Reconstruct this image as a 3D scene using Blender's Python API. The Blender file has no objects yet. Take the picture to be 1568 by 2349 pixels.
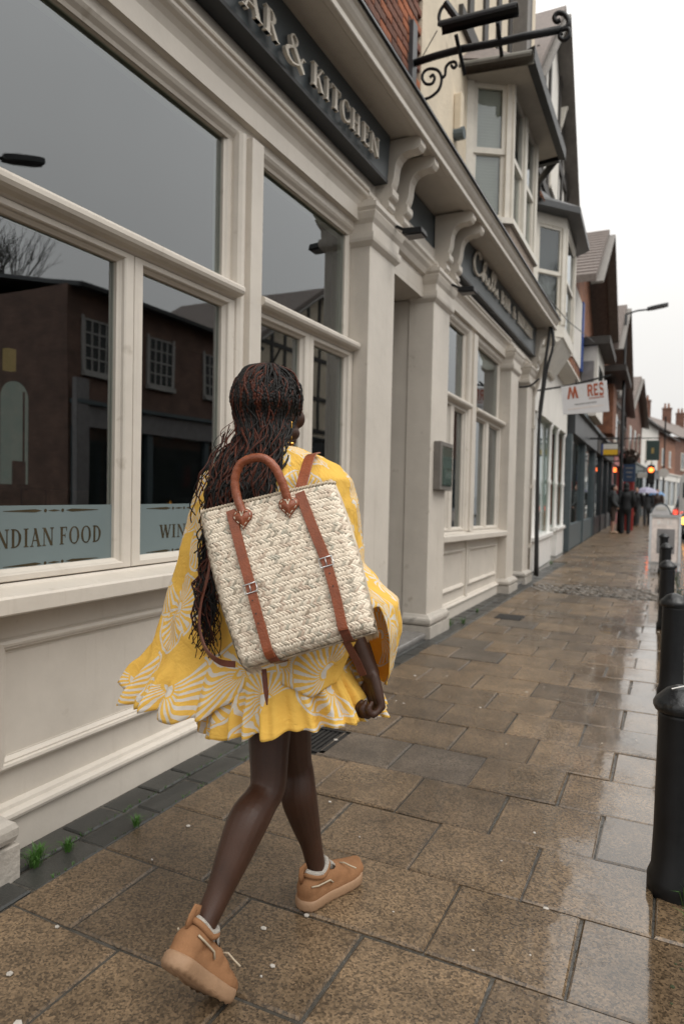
import bpy, bmesh, math, random
from mathutils import Vector, Matrix, noise
random.seed(7)
S = bpy.context.scene
COL = S.collection
R = math.radians

# ------------------------------------------------------------------ camera
RIGHT = Vector((0.900, 0.435, 0.021)); UP = Vector((-0.032, 0.019, 0.999)); FWD = Vector((-0.435, 0.900, -0.031))
FWD.normalize(); RIGHT = (RIGHT - FWD * RIGHT.dot(FWD)).normalized(); UP = RIGHT.cross(FWD).normalized()
EYE = Vector((0, 0, 1.3))
cd = bpy.data.cameras.new('camera'); cam = bpy.data.objects.new('camera', cd); COL.objects.link(cam)
m3 = Matrix((RIGHT, UP, -FWD)).transposed()
cam.matrix_world = Matrix.Translation(EYE) @ m3.to_4x4()
cd.sensor_fit = 'VERTICAL'; cd.sensor_height = 36.0; cd.lens = 36.0 * 1552 / 2349
cd.clip_start = 0.05; cd.clip_end = 600
cd.dof.use_dof = True; cd.dof.focus_distance = 1.95; cd.dof.aperture_fstop = 3.2
S.camera = cam

def P(u, v, y):
    """point at depth y along the street that lies behind picture point (u, v) on a 1568 x 2349 print"""
    d = RIGHT * (u - 784) + UP * -(v - 1174.5) + FWD * 1552
    t = y / d.y
    return EYE + d * t

# ------------------------------------------------------------------ sky and sun (overcast, drizzle)
W = bpy.data.worlds.new('World'); S.world = W; W.use_nodes = True
nt = W.node_tree; nt.nodes.clear()
out = nt.nodes.new('ShaderNodeOutputWorld'); bg = nt.nodes.new('ShaderNodeBackground')
sky = nt.nodes.new('ShaderNodeTexSky'); sky.sky_type = 'NISHITA'; sky.sun_disc = False
SUN_EL, SUN_AZ = 58, 105
sky.sun_elevation = R(SUN_EL); sky.sun_rotation = R(SUN_AZ); sky.air_density = 1.0; sky.dust_density = 4.0
hs = nt.nodes.new('ShaderNodeHueSaturation'); hs.inputs['Saturation'].default_value = 0.12
mixc = nt.nodes.new('ShaderNodeMix'); mixc.data_type = 'RGBA'; mixc.inputs[0].default_value = 0.95
tc = nt.nodes.new('ShaderNodeTexCoord'); sep = nt.nodes.new('ShaderNodeSeparateXYZ')
mr = nt.nodes.new('ShaderNodeMapRange'); mr.inputs[1].default_value = -0.02; mr.inputs[2].default_value = 1.0
mr.inputs[3].default_value = 6.8; mr.inputs[4].default_value = 16.5
cl = nt.nodes.new('ShaderNodeTexNoise'); cl.inputs['Scale'].default_value = 2.2; cl.inputs['Detail'].default_value = 4
clr = nt.nodes.new('ShaderNodeMapRange'); clr.inputs[1].default_value = .3; clr.inputs[2].default_value = .7; clr.inputs[3].default_value = .94; clr.inputs[4].default_value = 1.05
vm0 = nt.nodes.new('ShaderNodeMath'); vm0.operation = 'MULTIPLY'
tint = nt.nodes.new('ShaderNodeCombineColor')
vm = nt.nodes.new('ShaderNodeVectorMath'); vm.operation = 'SCALE'; vm.inputs[0].default_value = (1.0, 0.985, 0.955)
L = nt.links.new
L(tc.outputs['Generated'], sep.inputs[0]); L(sep.outputs['Z'], mr.inputs[0])
L(tc.outputs['Generated'], cl.inputs['Vector']); L(cl.outputs['Fac'], clr.inputs[0])
L(mr.outputs[0], vm0.inputs[0]); L(clr.outputs[0], vm0.inputs[1]); L(vm0.outputs[0], vm.inputs['Scale'])
L(sky.outputs[0], hs.inputs['Color']); L(hs.outputs[0], mixc.inputs[6]); L(vm.outputs[0], mixc.inputs[7])
L(mixc.outputs[2], bg.inputs['Color']); bg.inputs['Strength'].default_value = 0.1; L(bg.outputs[0], out.inputs['Surface'])
nt.nodes.remove(tint)
sd = bpy.data.lights.new('sun', 'SUN'); sun = bpy.data.objects.new('sun', sd); COL.objects.link(sun)
sd.energy = 1.45; sd.angle = R(40); sd.color = (1.0, 0.97, 0.92)
az = R(SUN_AZ); el = R(SUN_EL)
sdir = Vector((math.sin(az) * math.cos(el), math.cos(az) * math.cos(el), math.sin(el)))
sun.rotation_euler = sdir.to_track_quat('Z', 'Y').to_euler()
S.view_settings.view_transform = 'Standard'; S.view_settings.look = 'None'; S.view_settings.exposure = 0.2
S.view_settings.gamma = 1.0; S.view_settings.use_curve_mapping = False
S.render.engine = 'CYCLES'; S.cycles.max_bounces = 8; S.cycles.transparent_max_bounces = 12
S.cycles.use_adaptive_sampling = True; S.cycles.caustics_reflective = False; S.cycles.caustics_refractive = False

# ------------------------------------------------------------------ materials
MT = {}
def lin(c):
    return tuple(((x / 255) / 12.92 if x / 255 <= .04045 else (((x / 255) + .055) / 1.055) ** 2.4) for x in c)
def new_mat(name):
    m = bpy.data.materials.new(name); m.use_nodes = True
    b = m.node_tree.nodes['Principled BSDF']; MT[name] = m
    return m, m.node_tree, b
def mat(name, col, rough=.5, metal=0, var=.12, scale=6.0, bump=0.0, bscale=60.0, spec=.5, dirt=None, coat=0, emit=None, estr=1, rand=0):
    """plain procedural material: base colour broken up by two noises, optional bump and per-object variation"""
    m, t, b = new_mat(name); l = t.links.new
    tc = t.nodes.new('ShaderNodeTexCoord')
    n = t.nodes.new('ShaderNodeTexNoise'); n.inputs['Scale'].default_value = scale; n.inputs['Detail'].default_value = 6; n.inputs['Roughness'].default_value = .65
    l(tc.outputs['Object'], n.inputs['Vector'])
    r = t.nodes.new('ShaderNodeMapRange'); r.inputs[1].default_value = .3; r.inputs[2].default_value = .7
    r.inputs[3].default_value = 1 - var; r.inputs[4].default_value = 1 + var
    l(n.outputs['Fac'], r.inputs[0])
    v = t.nodes.new('ShaderNodeVectorMath'); v.operation = 'SCALE'; v.inputs[0].default_value = col[:3]
    fac = r.outputs[0]
    if rand:
        oi = t.nodes.new('ShaderNodeObjectInfo'); rr = t.nodes.new('ShaderNodeMapRange'); rr.inputs[3].default_value = 1 - rand; rr.inputs[4].default_value = 1 + rand
        l(oi.outputs['Random'], rr.inputs[0]); mm = t.nodes.new('ShaderNodeMath'); mm.operation = 'MULTIPLY'
        l(rr.outputs[0], mm.inputs[0]); l(fac, mm.inputs[1]); fac = mm.outputs[0]
    l(fac, v.inputs['Scale'])
    cout = v.outputs[0]
    if dirt:
        n2 = t.nodes.new('ShaderNodeTexNoise'); n2.inputs['Scale'].default_value = dirt[1]; n2.inputs['Detail'].default_value = 8
        l(tc.outputs['Object'], n2.inputs['Vector'])
        r2 = t.nodes.new('ShaderNodeMapRange'); r2.inputs[1].default_value = dirt[2]; r2.inputs[2].default_value = dirt[2] + .18
        l(n2.outputs['Fac'], r2.inputs[0])
        mx = t.nodes.new('ShaderNodeMix'); mx.data_type = 'RGBA'; l(r2.outputs[0], mx.inputs[0]); l(cout, mx.inputs[6])
        mx.inputs[7].default_value = (*dirt[0], 1); cout = mx.outputs[2]
    l(cout, b.inputs['Base Color'])
    rn = t.nodes.new('ShaderNodeMapRange'); rn.inputs[3].default_value = max(.02, rough - .08); rn.inputs[4].default_value = min(1, rough + .08)
    l(n.outputs['Fac'], rn.inputs[0]); l(rn.outputs[0], b.inputs['Roughness'])
    b.inputs['Metallic'].default_value = metal; b.inputs['Specular IOR Level'].default_value = spec
    if coat: b.inputs['Coat Weight'].default_value = coat
    if bump:
        nb = t.nodes.new('ShaderNodeTexNoise'); nb.inputs['Scale'].default_value = bscale; nb.inputs['Detail'].default_value = 5
        l(tc.outputs['Object'], nb.inputs['Vector'])
        bp = t.nodes.new('ShaderNodeBump'); bp.inputs['Strength'].default_value = bump; bp.inputs['Distance'].default_value = .01
        l(nb.outputs['Fac'], bp.inputs['Height']); l(bp.outputs[0], b.inputs['Normal'])
    if emit:
        b.inputs['Emission Color'].default_value = (*emit, 1); b.inputs['Emission Strength'].default_value = estr
    return m

mat('paint', (.59, .54, .475), .45, var=.07, scale=3.0, bump=.22, bscale=14, dirt=((.36, .31, .25), 11, .66))
def grime(name, col, scale, thr):
    t = MT[name].node_tree; l = t.links.new; b = t.nodes['Principled BSDF']; src = b.inputs['Base Color'].links[0].from_socket
    tc = t.nodes.new('ShaderNodeTexCoord'); mp = t.nodes.new('ShaderNodeMapping'); mp.inputs['Scale'].default_value = scale; l(tc.outputs['Object'], mp.inputs[0])
    n = t.nodes.new('ShaderNodeTexNoise'); n.inputs['Scale'].default_value = 1.0; n.inputs['Detail'].default_value = 7; n.inputs['Roughness'].default_value = .7; l(mp.outputs[0], n.inputs['Vector'])
    r = t.nodes.new('ShaderNodeMapRange'); r.inputs[1].default_value = thr; r.inputs[2].default_value = thr + .2; r.inputs[4].default_value = .55; l(n.outputs['Fac'], r.inputs[0])
    mx = t.nodes.new('ShaderNodeMix'); mx.data_type = 'RGBA'; l(r.outputs[0], mx.inputs[0]); l(src, mx.inputs[6]); mx.inputs[7].default_value = (*col, 1); l(mx.outputs[2], b.inputs['Base Color'])
grime('paint', (.44, .39, .325), (11, 11, .9), .56); grime('paint', (.2, .17, .13), (45, 45, 30), .70)
mat('paint_old', (.47, .42, .36), .5, var=.1, scale=4, bump=.35, bscale=18, dirt=((.22, .2, .17), 14, .62))
mat('stone_base', (.42, .385, .34), .6, var=.12, scale=10, bump=.5, bscale=40, dirt=((.16, .15, .13), 12, .6))
mat('step_stone', (.2, .19, .18), .22, var=.2, scale=9, bump=.4, bscale=50)
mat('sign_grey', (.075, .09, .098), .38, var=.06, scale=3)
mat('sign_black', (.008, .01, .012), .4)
mat('letter_metal', (.72, .66, .57), .35, metal=.1, var=.06)
mat('lead', (.05, .052, .055), .4, var=.2, scale=12, bump=.3, bscale=30)
mat('iron', (.007, .0075, .0085), .45, spec=.35, var=.2, scale=20, bump=.25, bscale=90)
mat('trough', (.16, .15, .12), .5, var=.25, scale=9)
mat('render_cream', (.66, .57, .44), .8, var=.1, scale=3.5, bump=.5, bscale=45, dirt=((.42, .35, .26), 5, .62))
mat('render_white', (.74, .71, .66), .7, var=.06, scale=3, bump=.25, bscale=40, dirt=((.5, .46, .4), 6, .66))
mat('white_wood', (.66, .62, .55), .5, var=.1, scale=5, bump=.2, bscale=30, dirt=((.3, .22, .16), 16, .66))
mat('soffit_paint', (.40, .37, .33), .6, var=.12, scale=5)
mat('white_gloss', (.78, .76, .73), .35, var=.04)
mat('pebble', (.34, .27, .22), .85, var=.3, scale=50, bump=1, bscale=80)
mat('timber_dark', (.035, .03, .026), .6, var=.3, scale=8, bump=.4, bscale=40)
mat('timber_grey', (.16, .145, .13), .6, var=.2, scale=8, bump=.3, bscale=40)
mat('door_dark', (.05, .055, .06), .4)
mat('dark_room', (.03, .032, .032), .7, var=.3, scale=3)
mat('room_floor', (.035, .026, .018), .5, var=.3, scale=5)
mat('room_wood', (.16, .09, .045), .4, var=.25, scale=8)
mat('room_green', (.30, .38, .34), .6, var=.1)
mat('room_daylight', (.30, .38, .34), .6, var=.1, emit=(.62, .72, .66), estr=.16)  # emission stands in for daylight behind the arched back window
mat('room_yellow_glow', (.5, .33, .09), .5, emit=(.9, .6, .2), estr=.15)  # wall picture brightened by a faint emission of its own, not a lamp
mat('lamp_warm', (.8, .6, .4), .4, emit=(1, .62, .3), estr=6)
mat('film', (.155, .195, .20), .32, var=.05, scale=2)
mat('film_letter', (.075, .06, .035), .14, metal=.25, var=.3, scale=9)
mat('roof_tile', (.16, .13, .115), .7, var=.3, scale=14, bump=.6, bscale=30, rand=.15)
mat('slate', (.05, .055, .06), .45, var=.25, scale=12, bump=.3, bscale=20)
mat('grey_blue', (.085, .11, .12), .45, var=.12)
mat('dark_shop', (.03, .035, .04), .4, var=.2)
mat('navy', (.02, .045, .1), .4)
mat('blue', (.03, .08, .3), .45)
mat('red_paint', (.3, .03, .025), .4, var=.1)
mat('green_dark', (.025, .05, .045), .4)
mat('yellow_sign', (.72, .42, .02), .5)
mat('sign_white', (.66, .65, .66), .45, var=.03)
mat('rust_letter', (.36, .075, .022), .5)
mat('cable', (.02, .02, .02), .5)
mat('soil_moss', (.03, .04, .015), .9, var=.4, scale=40)
mat('gum', (.42, .39, .35), .7, var=.2, scale=40)
mat('asphalt', (.045, .046, .048), .12, var=.25, scale=30, bump=.45, bscale=120)
mat('joint', (.06, .055, .047), .12, var=.4, scale=20, bump=.5, bscale=60)
mat('cobble_stone', (.10, .082, .064), .2, var=.3, scale=14, bump=.3, bscale=60, rand=.3)
mat('kerb_stone', (.13, .125, .115), .16, var=.2, scale=14, bump=.3, bscale=60, rand=.15)
mat('paper', (.62, .6, .56), .7, var=.05)
mat('board_pink', (.74, .65, .60), .5, var=.18, scale=14)
mat('board_grey', (.2, .19, .19), .5, var=.2)
mat('silver', (.5, .5, .5), .3, metal=.8)
mat('traffic_red', (.6, .08, .02), .4, emit=(1, .16, .03), estr=5)
mat('amber', (.7, .3, .03), .4, emit=(1, .4, .06), estr=5)
mat('tail_red', (.5, .03, .02), .3, emit=(1, .1, .06), estr=1.6)
mat('car_red', (.55, .06, .05), .25, coat=.6)
mat('car_black', (.012, .013, .015), .2, coat=.7)
mat('car_glass', (.02, .024, .028), .06)
mat('van_white', (.6, .6, .58), .3, coat=.3)
mat('rubber', (.015, .015, .015), .7)
mat('skin', (.042, .0178, .0098), .46, var=.2, scale=14, bump=.12, bscale=260, spec=.32)
mat('skin_light', (.45, .27, .2), .5)
mat('braid_black', (.006, .0048, .004), .62, var=.35, scale=40, spec=.3)
mat('braid_auburn', (.058, .013, .005), .6, var=.5, scale=40, spec=.3)
mat('scalp', (.008, .007, .0065), .6)
mat('gold', (.75, .42, .1), .28, metal=1.0)
mat('leather', (.23, .06, .022), .36, var=.22, scale=30, bump=.22, bscale=240)
mat('leather_dark', (.13, .033, .014), .4, var=.22, scale=30, bump=.2, bscale=240)
mat('thread', (.62, .54, .42), .7)
mat('suede', (.25, .125, .06), .85, var=.14, scale=16, bump=.25, bscale=320, spec=.2)
mat('suede_trim', (.4, .33, .24), .7, var=.1)
mat('sole', (.29, .175, .10), .7, var=.1, scale=20, bump=.15, bscale=120)
mat('fleece', (.5, .46, .41), .95, var=.12, scale=80, bump=1.0, bscale=300, spec=.1)
mat('bark', (.05, .042, .035), .9, var=.3, scale=20)
mat('cloth_black', (.012, .013, .015), .8, var=.3, scale=14, bump=.3, bscale=30)
mat('cloth_grey', (.05, .055, .058), .85, var=.3, scale=14, bump=.3, bscale=30)
mat('cloth_brown', (.07, .05, .04), .85, var=.3, scale=14)
mat('cloth_tan', (.28, .2, .13), .85, var=.2, scale=14)
mat('umbrella_lilac', (.32, .31, .42), .6)
mat('umbrella_blue', (.12, .25, .45), .6)
mat('brass', (.4, .3, .12), .4, metal=.8)

def brick_mat(name, c1, c2, scale=1.0, mortar=(.2, .18, .15)):
    """for walls too far off to pick the bricks apart: brick bond in the wall's own y-z plane"""
    m, t, b = new_mat(name); l = t.links.new
    tc = t.nodes.new('ShaderNodeTexCoord'); sp = t.nodes.new('ShaderNodeSeparateXYZ'); cb = t.nodes.new('ShaderNodeCombineXYZ')
    ad = t.nodes.new('ShaderNodeMath'); ad.operation = 'ADD'
    l(tc.outputs['Object'], sp.inputs[0]); l(sp.outputs['Y'], ad.inputs[0]); l(sp.outputs['X'], ad.inputs[1]); l(ad.outputs[0], cb.inputs[0]); l(sp.outputs['Z'], cb.inputs[1])
    bk = t.nodes.new('ShaderNodeTexBrick'); bk.inputs['Scale'].default_value = 4.3 * scale; bk.inputs['Color1'].default_value = (*c1, 1); bk.inputs['Color2'].default_value = (*c2, 1)
    bk.inputs['Mortar'].default_value = (*mortar, 1); bk.inputs['Mortar Size'].default_value = .012; bk.inputs['Bias'].default_value = -.1
    bk.inputs['Brick Width'].default_value = .97; bk.inputs['Row Height'].default_value = .325
    l(cb.outputs[0], bk.inputs['Vector'])
    n = t.nodes.new('ShaderNodeTexNoise'); n.inputs['Scale'].default_value = 2.5; n.inputs['Detail'].default_value = 7; l(tc.outputs['Object'], n.inputs['Vector'])
    r = t.nodes.new('ShaderNodeMapRange'); r.inputs[1].default_value = .3; r.inputs[2].default_value = .7; r.inputs[3].default_value = .7; r.inputs[4].default_value = 1.25
    l(n.outputs['Fac'], r.inputs[0]); v = t.nodes.new('ShaderNodeVectorMath'); v.operation = 'SCALE'; l(bk.outputs['Color'], v.inputs[0]); l(r.outputs[0], v.inputs['Scale'])
    l(v.outputs[0], b.inputs['Base Color']); b.inputs['Roughness'].default_value = .8
    bp = t.nodes.new('ShaderNodeBump'); bp.inputs['Strength'].default_value = .5; bp.inputs['Distance'].default_value = .01; l(bk.outputs['Fac'], bp.inputs['Height']); bp.invert = True
    l(bp.outputs[0], b.inputs['Normal'])
    return m
brick_mat('brick_wall_orange', (.30, .13, .07), (.21, .09, .055))
brick_mat('brick_wall_red', (.19, .085, .055), (.13, .06, .042))
brick_mat('brick_wall_dark', (.17, .098, .072), (.13, .075, .056), mortar=(.07, .06, .05))
def brick_piece():
    m, t, b = new_mat('brick'); l = t.links.new
    oi = t.nodes.new('ShaderNodeObjectInfo'); cr = t.nodes.new('ShaderNodeValToRGB')
    e = cr.color_ramp.elements; e[0].position = 0; e[0].color = (.10, .05, .035, 1); e[1].position = 1; e[1].color = (.40, .125, .05, 1)
    for p_, c_ in ((.25, (.2, .075, .045, 1)), (.55, (.14, .07, .05, 1)), (.75, (.30, .10, .045, 1))):
        x = e.new(p_); x.color = c_
    l(oi.outputs['Random'], cr.inputs[0])
    tc = t.nodes.new('ShaderNodeTexCoord'); n = t.nodes.new('ShaderNodeTexNoise'); n.inputs['Scale'].default_value = 18; n.inputs['Detail'].default_value = 8
    l(tc.outputs['Object'], n.inputs['Vector']); r = t.nodes.new('ShaderNodeMapRange'); r.inputs[1].default_value = .3; r.inputs[2].default_value = .7; r.inputs[3].default_value = .55; r.inputs[4].default_value = 1.3
    l(n.outputs['Fac'], r.inputs[0]); v = t.nodes.new('ShaderNodeVectorMath'); v.operation = 'SCALE'; l(cr.outputs[0], v.inputs[0]); l(r.outputs[0], v.inputs['Scale'])
    l(v.outputs[0], b.inputs['Base Color']); b.inputs['Roughness'].default_value = .85
    bp = t.nodes.new('ShaderNodeBump'); bp.inputs['Strength'].default_value = .6; bp.inputs['Distance'].default_value = .008; l(n.outputs['Fac'], bp.inputs['Height']); l(bp.outputs[0], b.inputs['Normal'])
brick_piece()

def glass_mat(name, ior=1.9, tint=(.62, .68, .66), rough=0.0):
    m = bpy.data.materials.new(name); m.use_nodes = True; MT[name] = m; t = m.node_tree; t.nodes.clear(); l = t.links.new
    o = t.nodes.new('ShaderNodeOutputMaterial'); mx = t.nodes.new('ShaderNodeMixShader'); tr = t.nodes.new('ShaderNodeBsdfTransparent'); gl = t.nodes.new('ShaderNodeBsdfGlossy')
    fr = t.nodes.new('ShaderNodeFresnel'); fr.inputs['IOR'].default_value = ior
    tr.inputs[0].default_value = (*tint, 1); gl.inputs['Roughness'].default_value = rough; gl.inputs['Color'].default_value = (.93, .97, 1.0, 1)
    n = t.nodes.new('ShaderNodeTexNoise'); n.inputs['Scale'].default_value = .9; tc = t.nodes.new('ShaderNodeTexCoord'); l(tc.outputs['Object'], n.inputs['Vector'])
    bp = t.nodes.new('ShaderNodeBump'); bp.inputs['Strength'].default_value = .06; bp.inputs['Distance'].default_value = .02; l(n.outputs['Fac'], bp.inputs['Height']); l(bp.outputs[0], gl.inputs['Normal'])
    geo = t.nodes.new('ShaderNodeNewGeometry'); fm = t.nodes.new('ShaderNodeMath'); fm.operation = 'SUBTRACT'; fm.inputs[0].default_value = 1; l(geo.outputs['Backfacing'], fm.inputs[1]); f2 = t.nodes.new('ShaderNodeMath'); f2.operation = 'MULTIPLY'; l(fr.outputs[0], f2.inputs[0]); l(fm.outputs[0], f2.inputs[1])
    l(f2.outputs[0], mx.inputs[0]); l(tr.outputs[0], mx.inputs[1]); l(gl.outputs[0], mx.inputs[2]); l(mx.outputs[0], o.inputs['Surface'])
glass_mat('glass', 2.6)
glass_mat('glass_far', 1.9, (.85, .88, .87))

def paving_mat(name, c1, c2, base_rough, sett=False):
    """wet slab: exposed aggregate speckle, per-slab tone; a water film whose edge wanders lies towards the kerb"""
    m, t, b = new_mat(name); l = t.links.new
    geo = t.nodes.new('ShaderNodeNewGeometry'); oi = t.nodes.new('ShaderNodeObjectInfo'); pos = geo.outputs['Position']
    def N(scale, det=5, ro=.6):
        n = t.nodes.new('ShaderNodeTexNoise'); n.inputs['Scale'].default_value = scale; n.inputs['Detail'].default_value = det; n.inputs['Roughness'].default_value = ro; l(pos, n.inputs['Vector']); return n.outputs['Fac']
    def MR(i, a, bb, c, d):
        r = t.nodes.new('ShaderNodeMapRange'); r.inputs[1].default_value = a; r.inputs[2].default_value = bb; r.inputs[3].default_value = c; r.inputs[4].default_value = d; l(i, r.inputs[0]); return r.outputs[0]
    def MA(op, a, bb):
        q = t.nodes.new('ShaderNodeMath'); q.operation = op
        for k, s_ in enumerate((a, bb)):
            if isinstance(s_, (int, float)): q.inputs[k].default_value = s_
            else: l(s_, q.inputs[k])
        return q.outputs[0]
    mx = t.nodes.new('ShaderNodeMix'); mx.data_type = 'RGBA'; mx.inputs[6].default_value = (*c1, 1); mx.inputs[7].default_value = (*c2, 1)
    l(MR(oi.outputs['Random'], 0, 1, 0, 1), mx.inputs[0])
    vor = t.nodes.new('ShaderNodeTexVoronoi'); vor.inputs['Scale'].default_value = 165; l(pos, vor.inputs['Vector'])
    sv = t.nodes.new('ShaderNodeSeparateColor'); l(vor.outputs['Color'], sv.inputs[0])
    speck = MR(sv.outputs[0], 0, 1, .42, 1.68) if not sett else MR(sv.outputs[0], 0, 1, .85, 1.15)
    blot = MA('MULTIPLY', MR(N(5, 6), .3, .7, .70, 1.25), MR(N(1.1, 4, .7), .35, .65, .75, 1.2))
    f = MA('MULTIPLY', speck, blot)
    v = t.nodes.new('ShaderNodeVectorMath'); v.operation = 'SCALE'; l(mx.outputs[2], v.inputs[0]); l(f, v.inputs['Scale'])
    l(v.outputs[0], b.inputs['Base Color'])
    sp = t.nodes.new('ShaderNodeSeparateXYZ'); l(pos, sp.inputs[0])
    wob = MA('MULTIPLY', MA('SUBTRACT', N(2.6, 5, .7), .5), .8)
    wob2 = MA('MULTIPLY', MA('SUBTRACT', N(60, 3), .5), .45)
    xx = MA('ADD', MA('ADD', sp.outputs['X'], wob), wob2)
    film = MR(xx, -.60, -.14, 0, 1)          # 0 dry-ish aggregate, 1 standing water
    damp = MR(MA('ADD', N(1.3, 3), MA('MULTIPLY', sp.outputs['X'], .10)), .25, .6, base_rough + .14, base_rough - .10)
    rg = t.nodes.new('ShaderNodeMix'); rg.data_type = 'FLOAT'; l(film, rg.inputs[0]); l(damp, rg.inputs[2]); rg.inputs[3].default_value = .045
    l(rg.outputs[0], b.inputs['Roughness']); b.inputs['Specular IOR Level'].default_value = .5
    ct = MR(film, 0, 1, .12, .9); l(ct, b.inputs['Coat Weight']); b.inputs['Coat Roughness'].default_value = .05; b.inputs['Coat IOR'].default_value = 1.55
    bp = t.nodes.new('ShaderNodeBump'); bp.inputs['Distance'].default_value = .004
    l(MR(film, 0, 1, .34, .04), bp.inputs['Strength']); hsum = MA('ADD', MA('MULTIPLY', sv.outputs[0], .6), N(190, 4)); l(hsum, bp.inputs['Height']); l(bp.outputs[0], b.inputs['Normal'])
    bp2 = t.nodes.new('ShaderNodeBump'); bp2.inputs['Distance'].default_value = .003; bp2.inputs['Strength'].default_value = .12; l(N(14, 2), bp2.inputs['Height']); l(bp2.outputs[0], b.inputs['Coat Normal'])
paving_mat('slab', (.080, .055, .033), (.160, .108, .062), .31)
paving_mat('slab_dark', (.075, .058, .042), (.085, .066, .05), .3)
paving_mat('sett', (.028, .029, .027), (.04, .04, .036), .34, True)

def fabric_mat():
    """yellow cotton printed with pale fans of rays; also used from inside"""
    m, t, b = new_mat('fabric'); l = t.links.new
    uv = t.nodes.new('ShaderNodeUVMap'); uv.uv_map = 'UVMap'
    def MA(op, a, bb=0.0):
        q = t.nodes.new('ShaderNodeMath'); q.operation = op
        for k, s_ in enumerate((a, bb)):
            if isinstance(s_, (int, float)): q.inputs[k].default_value = s_
            else: l(s_, q.inputs[k])
        return q.outputs[0]
    nz = t.nodes.new('ShaderNodeTexNoise'); nz.inputs['Scale'].default_value = 22; nz.inputs['Detail'].default_value = 2; l(uv.outputs[0], nz.inputs['Vector'])
    ns = t.nodes.new('ShaderNodeVectorMath'); ns.operation = 'MULTIPLY_ADD'; l(nz.outputs['Color'], ns.inputs[0]); ns.inputs[1].default_value = (.014, .014, 0); l(uv.outputs[0], ns.inputs[2])
    masks = []
    for off, sc in (((0, 0, 0), 3.7), ((.37, .61, 0), 2.3)):
        ad = t.nodes.new('ShaderNodeVectorMath'); ad.operation = 'ADD'; ad.inputs[1].default_value = off; l(ns.outputs[0], ad.inputs[0])
        vo = t.nodes.new('ShaderNodeTexVoronoi'); vo.voronoi_dimensions = '2D'; vo.inputs['Scale'].default_value = sc; vo.inputs['Randomness'].default_value = .75; l(ad.outputs[0], vo.inputs['Vector'])
        su = t.nodes.new('ShaderNodeVectorMath'); su.operation = 'SUBTRACT'; l(ad.outputs[0], su.inputs[0]); l(vo.outputs['Position'], su.inputs[1])
        sp = t.nodes.new('ShaderNodeSeparateXYZ'); l(su.outputs[0], sp.inputs[0])
        sc_ = t.nodes.new('ShaderNodeSeparateColor'); l(vo.outputs['Color'], sc_.inputs[0])
        rot = MA('MULTIPLY', sc_.outputs[0], 6.28)
        an = MA('ARCTAN2', sp.outputs[1], sp.outputs[0]); an2 = MA('ADD', an, rot)
        ln = t.nodes.new('ShaderNodeVectorMath'); ln.operation = 'LENGTH'; l(su.outputs[0], ln.inputs[0]); rr = ln.outputs['Value']
        wr = MA('WRAP', an2, 3.14159); t.nodes[-1].inputs[2].default_value = -3.14159
        half = MA('LESS_THAN', MA('ABSOLUTE', wr), 2.1)
        ray = MA('GREATER_THAN', MA('SINE', MA('MULTIPLY', wr, 25.0)), .12)
        ring1 = MA('MULTIPLY', MA('GREATER_THAN', rr, .028), MA('LESS_THAN', rr, .118))
        ringb = MA('MULTIPLY', MA('GREATER_THAN', rr, .122), MA('LESS_THAN', rr, .131))
        core = MA('LESS_THAN', rr, .022)
        k = MA('MULTIPLY', half, MA('MAXIMUM', MA('MAXIMUM', MA('MULTIPLY', ray, ring1), ringb), core))
        masks.append((k, MA('MULTIPLY', half, MA('LESS_THAN', rr, .136))))
    mask = MA('MAXIMUM', masks[0][0], MA('MULTIPLY', masks[1][0], MA('SUBTRACT', 1.0, masks[0][1])))
    cx = t.nodes.new('ShaderNodeMix'); cx.data_type = 'RGBA'; l(mask, cx.inputs[0]); cx.inputs[6].default_value = (.93, .60, .125, 1); cx.inputs[7].default_value = (.80, .75, .68, 1)
    l(cx.outputs[2], b.inputs['Base Color']); b.inputs['Roughness'].default_value = .82; b.inputs['Specular IOR Level'].default_value = .25
    we = t.nodes.new('ShaderNodeTexNoise'); we.inputs['Scale'].default_value = 9; we.inputs['Detail'].default_value = 6; l(uv.outputs[0], we.inputs['Vector'])
    bp = t.nodes.new('ShaderNodeBump'); bp.inputs['Strength'].default_value = .55; bp.inputs['Distance'].default_value = .02; wv_ = t.nodes.new('ShaderNodeTexNoise'); wv_.inputs['Scale'].default_value = 38; wv_.inputs['Detail'].default_value = 4; wv_.inputs['Distortion'].default_value = 1.2; l(uv.outputs[0], wv_.inputs['Vector']); l(MA('ADD', we.outputs['Fac'], MA('MULTIPLY', wv_.outputs['Fac'], .35)), bp.inputs['Height']); l(bp.outputs[0], b.inputs['Normal'])
    tr = t.nodes.new('ShaderNodeBsdfTranslucent'); l(cx.outputs[2], tr.inputs['Color']); ms = t.nodes.new('ShaderNodeMixShader'); ms.inputs[0].default_value = .28
    l(b.outputs[0], ms.inputs[1]); l(tr.outputs[0], ms.inputs[2]); l(ms.outputs[0], t.nodes['Material Output'].inputs['Surface'])
fabric_mat()
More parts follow.
